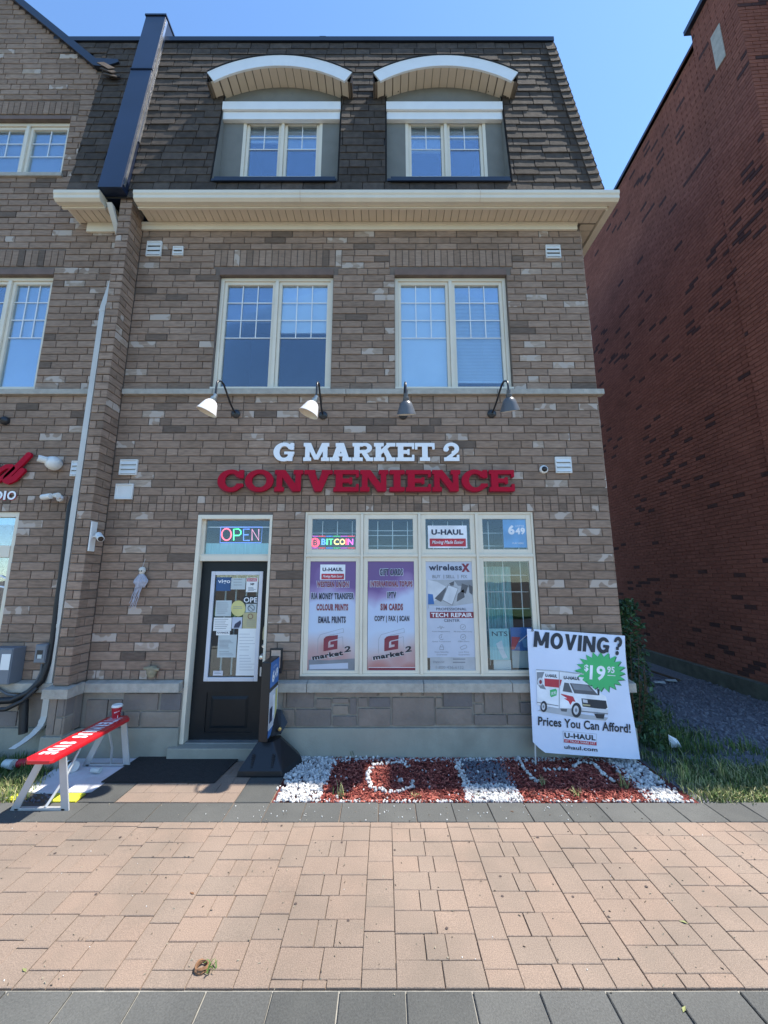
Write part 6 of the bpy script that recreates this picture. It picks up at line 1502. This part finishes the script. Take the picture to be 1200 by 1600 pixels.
def chip(q, x, y, z, l, w):
    M = Euler((random.gauss(0, .35), random.gauss(0, .35), random.uniform(0, 3.14))).to_matrix(); t = random.random()
    q.add([Vector((x, y, z)) + M @ Vector(p) for p in ((-l, -w, -.002), (l, -w * .6, -.002), (l, w, -.002), (-l, w * .7, -.002), (-l, -w, .003), (l, -w * .6, .003), (l, w, .003), (-l, w * .7, .003))], [(4, 5, 6, 7), (0, 1, 5, 4), (1, 2, 6, 5), (2, 3, 7, 6), (3, 0, 4, 7)], 0, t)
for i in range(9500):
    x = random.uniform(-.56, 2.42)
    if .80 < x < 1.2 and random.random() < .93: continue
    chip(q, x, random.uniform(-.875, -.04), -.012 + random.uniform(0, .016), random.uniform(.008, .024), random.uniform(.002, .006))
o = q.build('mulch_chips', 'mulch', tone=True); tag(o, 'red dyed wood chips covering the bed below the window', 'mulch', kind='stuff')

def blade(q, x, y, z, h, lean, w, t):
    a = random.uniform(0, 6.28); d = Vector((math.cos(a), math.sin(a), 0)); s = Vector((-d.y, d.x, 0)) * w; b = Vector((x, y, z)); l = lean * h
    m1 = b + d * l * .35 + Vector((0, 0, h * .6)); tp = b + d * l + Vector((0, 0, h * (1 - .25 * lean)))
    q.add([b - s, b + s, m1 + s * .7, m1 - s * .7, tp], [(0, 1, 2, 3), (3, 2, 4)], 0, t)
def tuft(q, x, y, z, n, r, h, dry=.1, w=.0035):
    for i in range(n):
        t = random.uniform(.86, 1) if random.random() < dry else random.uniform(0, .8)
        blade(q, x + random.gauss(0, r), y + random.gauss(0, r), z, h * random.uniform(.5, 1.2), random.uniform(.1, .9), w * random.uniform(.6, 1.2), t)
q = MB()
for i in range(2600):
    y = random.uniform(.1, 3.4); x = random.uniform(3.9, 6.2); stone(q, x, y, -.02, random.uniform(.012, .03), random.uniform(0, .55))
tag(q.build('gravel', 'pebble_grey', tone=True), 'loose blue grey gravel covering the shaded lane by the red building', 'gravel', kind='stuff')
q = MB()
def lane_edge(y): return 4.15 if y < .3 else min(4.7, 3.8 + (y - .6) * .33)
for i in range(4600):
    y = random.uniform(-.86, 3.2); x = random.uniform(2.72, 6.5)
    if y > .02 and x > lane_edge(y) + random.gauss(0, .12): continue
    if y < -.5 and x < 2.95 and random.random() < .7: continue
    hh = random.choice((.5, 1)) * random.uniform(.05, .14) if y < .1 else random.uniform(.07, .18)
    if math.sin(x * 5.1) + math.sin(y * 7.3 + x * 2) > .9 and random.random() < .8: continue
    tuft(q, x, y, -.03, 9, .05, hh, dry=.55 if y < -.3 else .12, w=.005)  # extra straw blades at the front colour in the sunlit strip
for i in range(1100):
    y = random.uniform(-.87, -.2); x = random.uniform(2.68 + .25 * random.random(), 6.2); tuft(q, x, y, -.03, 9, .04, random.uniform(.03, .10), dry=.62, w=.005)  # short, mostly straw-coloured blades: more sunlight painted into the front strip
o = q.build('grass', 'grass', tone=True); tag(o, 'rough green and straw grass beside the gravel lane', 'grass', kind='stuff')
q = MB()
for i in range(1300):
    y = random.uniform(-.86, -.06); x = random.uniform(-5.6, -3.0)
    if x > -3.15 - (y + .86) * .45: continue
    tuft(q, x, y, -.025, 9, .04, random.uniform(.05, .14), dry=.5 if y < -.6 else .1)
o = q.build('grass', 'grass', tone=True); tag(o, 'patchy grass and straw left of the bench below the townhouse', 'grass', kind='stuff')
q = MB()
for i in range(900): 
    y = random.uniform(-.86, -.2); x = random.uniform(-3.6, -2.8); stone(q, x, y, -.02, random.uniform(.006, .014), random.uniform(0, .7))
o = q.build('gravel', 'pebble_grey', tone=True); tag(o, 'grey gravel around the foot of the red bench', 'gravel', kind='stuff')
# weeds
def weed(px, Y, n, h, label, dry=.1, r=.02):
    q = MB(); p = G(px[0], px[1], -.01); tuft(q, p.x, p.y, -.02, n, r, h, dry, .004); tag(q.build('weed', 'grass', tone=True), label, 'weed', 'weeds in the mulch bed')
for (u, v), n, h, l in (((551, 1182), 26, .16, 'tallest dark weed against the foundation'), ((570, 1180), 14, .10, 'small weed right of the tallest one at the foundation'), ((604, 1180), 20, .13, 'bushy weed at the foundation left of the window middle'), ((693, 1180), 22, .12, 'weed at the foundation beside the gravel band'), ((725, 1181), 14, .09, 'low weed where the gravel band meets the foundation'), ((676, 1180), 10, .08, 'thin weed left of the gravel band at the foundation'),
                        ((533, 1245), 16, .12, 'pale grass sprig at the front left of the mulch'), ((650, 1246), 30, .05, 'low green sprig at the front edge in the middle of the mulch'), ((745, 1244), 14, .06, 'dry sprig in front of the white pebble heap'), ((848, 1228), 14, .10, 'sprig by the right curved line of stones'), ((899, 1244), 30, .07, 'yellow green sprig at the front of the right mulch patch'), ((975, 1232), 16, .15, 'tall dry stalks right of the mulch'), ((1074, 1222), 20, .22, 'tallest straw stalks in the sunny grass strip'), ((1128, 1215), 22, .22, 'second clump of straw stalks near the right edge')):
    weed((u, v), 0, n, h, l, dry=.7 if v > 1205 else .15)
# bush at the corner of the shop
root = empty('bush', (2.95, .3, 0), label='dark green leafy bush behind the banner at the corner of the shop', cat='bush')
q = MB()
for k in range(13):
    a = random.uniform(0, 6.28); q.tube([(2.95, .3, -.05), (2.95 + .15 * math.cos(a), .3 + .2 * math.sin(a), .6), (2.96 + .13 * math.cos(a), .35 + .3 * math.sin(a), random.uniform(.7, 1.3))], [.008, .005, .002], 5)
q.build('stems', 'stem', root)['kind'] = 'stuff'
q = MB()
for i in range(2600):
    h = random.random() ** .8 * 1.65; rr = .30 * (1 - .45 * h / 1.65); a = random.uniform(0, 6.28); r = rr * random.uniform(.2, 1.15); c = Vector((2.98 + r * math.cos(a), .42 + 1.4 * r * math.sin(a), h)); 
    if c.x < 2.76: continue
    M = Euler((random.uniform(-1, 1), random.uniform(-1, 1), random.uniform(0, 6))).to_matrix(); s = random.uniform(.02, .045)
    q.add([c + M @ Vector(p) * s for p in ((-1, 0, 0), (0, -.5, .1), (1, 0, 0), (0, .5, .1))], [(0, 1, 2, 3)], 0, random.random())
o = q.build('foliage', 'leaf', root, tone=True); o['kind'] = 'stuff'
# lane litter
p = G(1055, 1168, .0); q = MB(); q.add([p + Vector(v) for v in ((-.06, 0, .0), (.07, -.02, .01), (.03, .0, .09), (-.05, .02, .13), (0, -.03, .06))], [(0, 1, 4), (1, 2, 4), (2, 3, 4), (3, 0, 4)]); tag(q.build('litter', 'paper_white'), 'crumpled white wrapper in the grass right of the banner', 'litter')
q = MB(); q.tube([G(1010, 1046, .04), G(1062, 1063, .03)], .022, 6); tag(q.build('stick', 'stem'), 'long brown stick lying across the far gravel lane', 'stick')
for (u, v), l in (((1030, 1068), 'pale flat scrap on the lane nearer the shop'), ((1048, 1065), 'pale scrap beside the brown stick on the lane')):
    p = G(u, v); q = MB(); q.prism([p + Vector(a) for a in ((-.1, -.03, .02), (.09, -.05, .01), (.12, .04, .02), (-.06, .06, .015))], (0, 0, .015)); tag(q.build('litter', 'paper_grey'), l, 'litter')
# leaves and spots on the pavement
c = G(315, 1515); root = empty('dead_leaves', tuple(c), label='curled brown leaf clump with a green sprig on the pavers', cat='leaves')
for k in range(9):
    a = random.uniform(0, 6.28); p = [c + Vector((.028 * math.cos(a + t_ * .55) * (1 + .1 * k / 9), .026 * math.sin(a + t_ * .55), .006 + .004 * (k % 4) + .004 * math.sin(t_))) for t_ in range(8)]; q = MB(); q.tube(p, [.002, .005, .007, .007, .006, .005, .004, .001], 5); q.build('leaf', 'leaf_dry', root, smooth=True)
q = MB(); 
for k in range(14): blade(q, c.x + .04 + random.gauss(0, .012), c.y + random.gauss(0, .014), .002, .03, 1.0, .004, .5)
q.build('green_sprig', 'grass', root, tone=True)
for (u, v), s, l in (((1068, 1441), .022, 'pale green leaf on the right pavers'), ((1069, 1577), .02, 'green leaf on the dark tiles at the bottom right'), ((800, 1268), .016, 'small dry leaf on the dark border right of the middle'), ((38, 1516), .02, 'pale twig scrap on the left pavers near the bottom'), ((300, 1396), .02, 'brown leaf fragment on the left pavers')):
    p = G(u, v, .002); a = random.uniform(0, 3); q = MB(); q.add([p + Vector((math.cos(a) * s * x - math.sin(a) * s * y, math.sin(a) * s * x + math.cos(a) * s * y, z * s)) for x, y, z in ((-1, 0, 0), (-.2, -.35, .2), (1, 0, .05), (-.2, .35, .25))], [(0, 1, 2), (0, 2, 3)], 0, .9)
    tag(q.build('leaf', 'leaf_dry' if 'brown' in l or 'dry' in l else 'grass', tone=True), l, 'leaf')
pm('gum_spot', (.07, .05, .045), rough=.8)
q = MB()
for u, v in ((785, 1400), (617, 1328), (534, 1316), (462, 1412), (544, 1438), (698, 1450), (951, 1432), (840, 1308), (993, 1325), (782, 1369), (895, 1401), (222, 1321), (150, 1397), (86, 1333), (188, 1308), (700, 1306), (440, 1290), (1010, 1385)):
    p = G(u, v, .0025); r = random.uniform(.005, .010); q.prism([p + Vector((r * math.cos(a) * random.uniform(.8, 1.3), r * math.sin(a), 0)) for a in [6.2832 * i / 9 for i in range(9)]], (0, 0, .0012))
tag(q.build('gum_spots', 'gum_spot'), 'dark spots of trodden gum scattered over the pavers', 'gum spots', kind='stuff')
q = MB()
for i in range(420):
    x, y = random.uniform(-3.6, 3.6), random.uniform(-2.5, -.9); chip(q, x, y, .0025, random.uniform(.002, .007), random.uniform(.0008, .002))
pm('dust', (0, 0, 0), rough=.9, tone=[(0, (.10, .07, .05)), (1, (.36, .32, .24))])
tag(q.build('debris', 'dust', tone=True), 'fine dry plant scraps and grit scattered over the pavers', 'debris', kind='stuff')
q = MB()
for i in range(60): stone(q, random.uniform(-1.6, 1.6), random.uniform(-1.15, -.9), .004, random.uniform(.003, .007), .9)
for i in range(25): stone(q, random.uniform(-3, 3), random.uniform(-2.4, -1.2), .003, random.uniform(.002, .004), .9)
tag(q.build('stray_pebbles', 'pebble', tone=True), 'stray white pebbles kicked onto the border tiles', 'pebbles', kind='stuff')
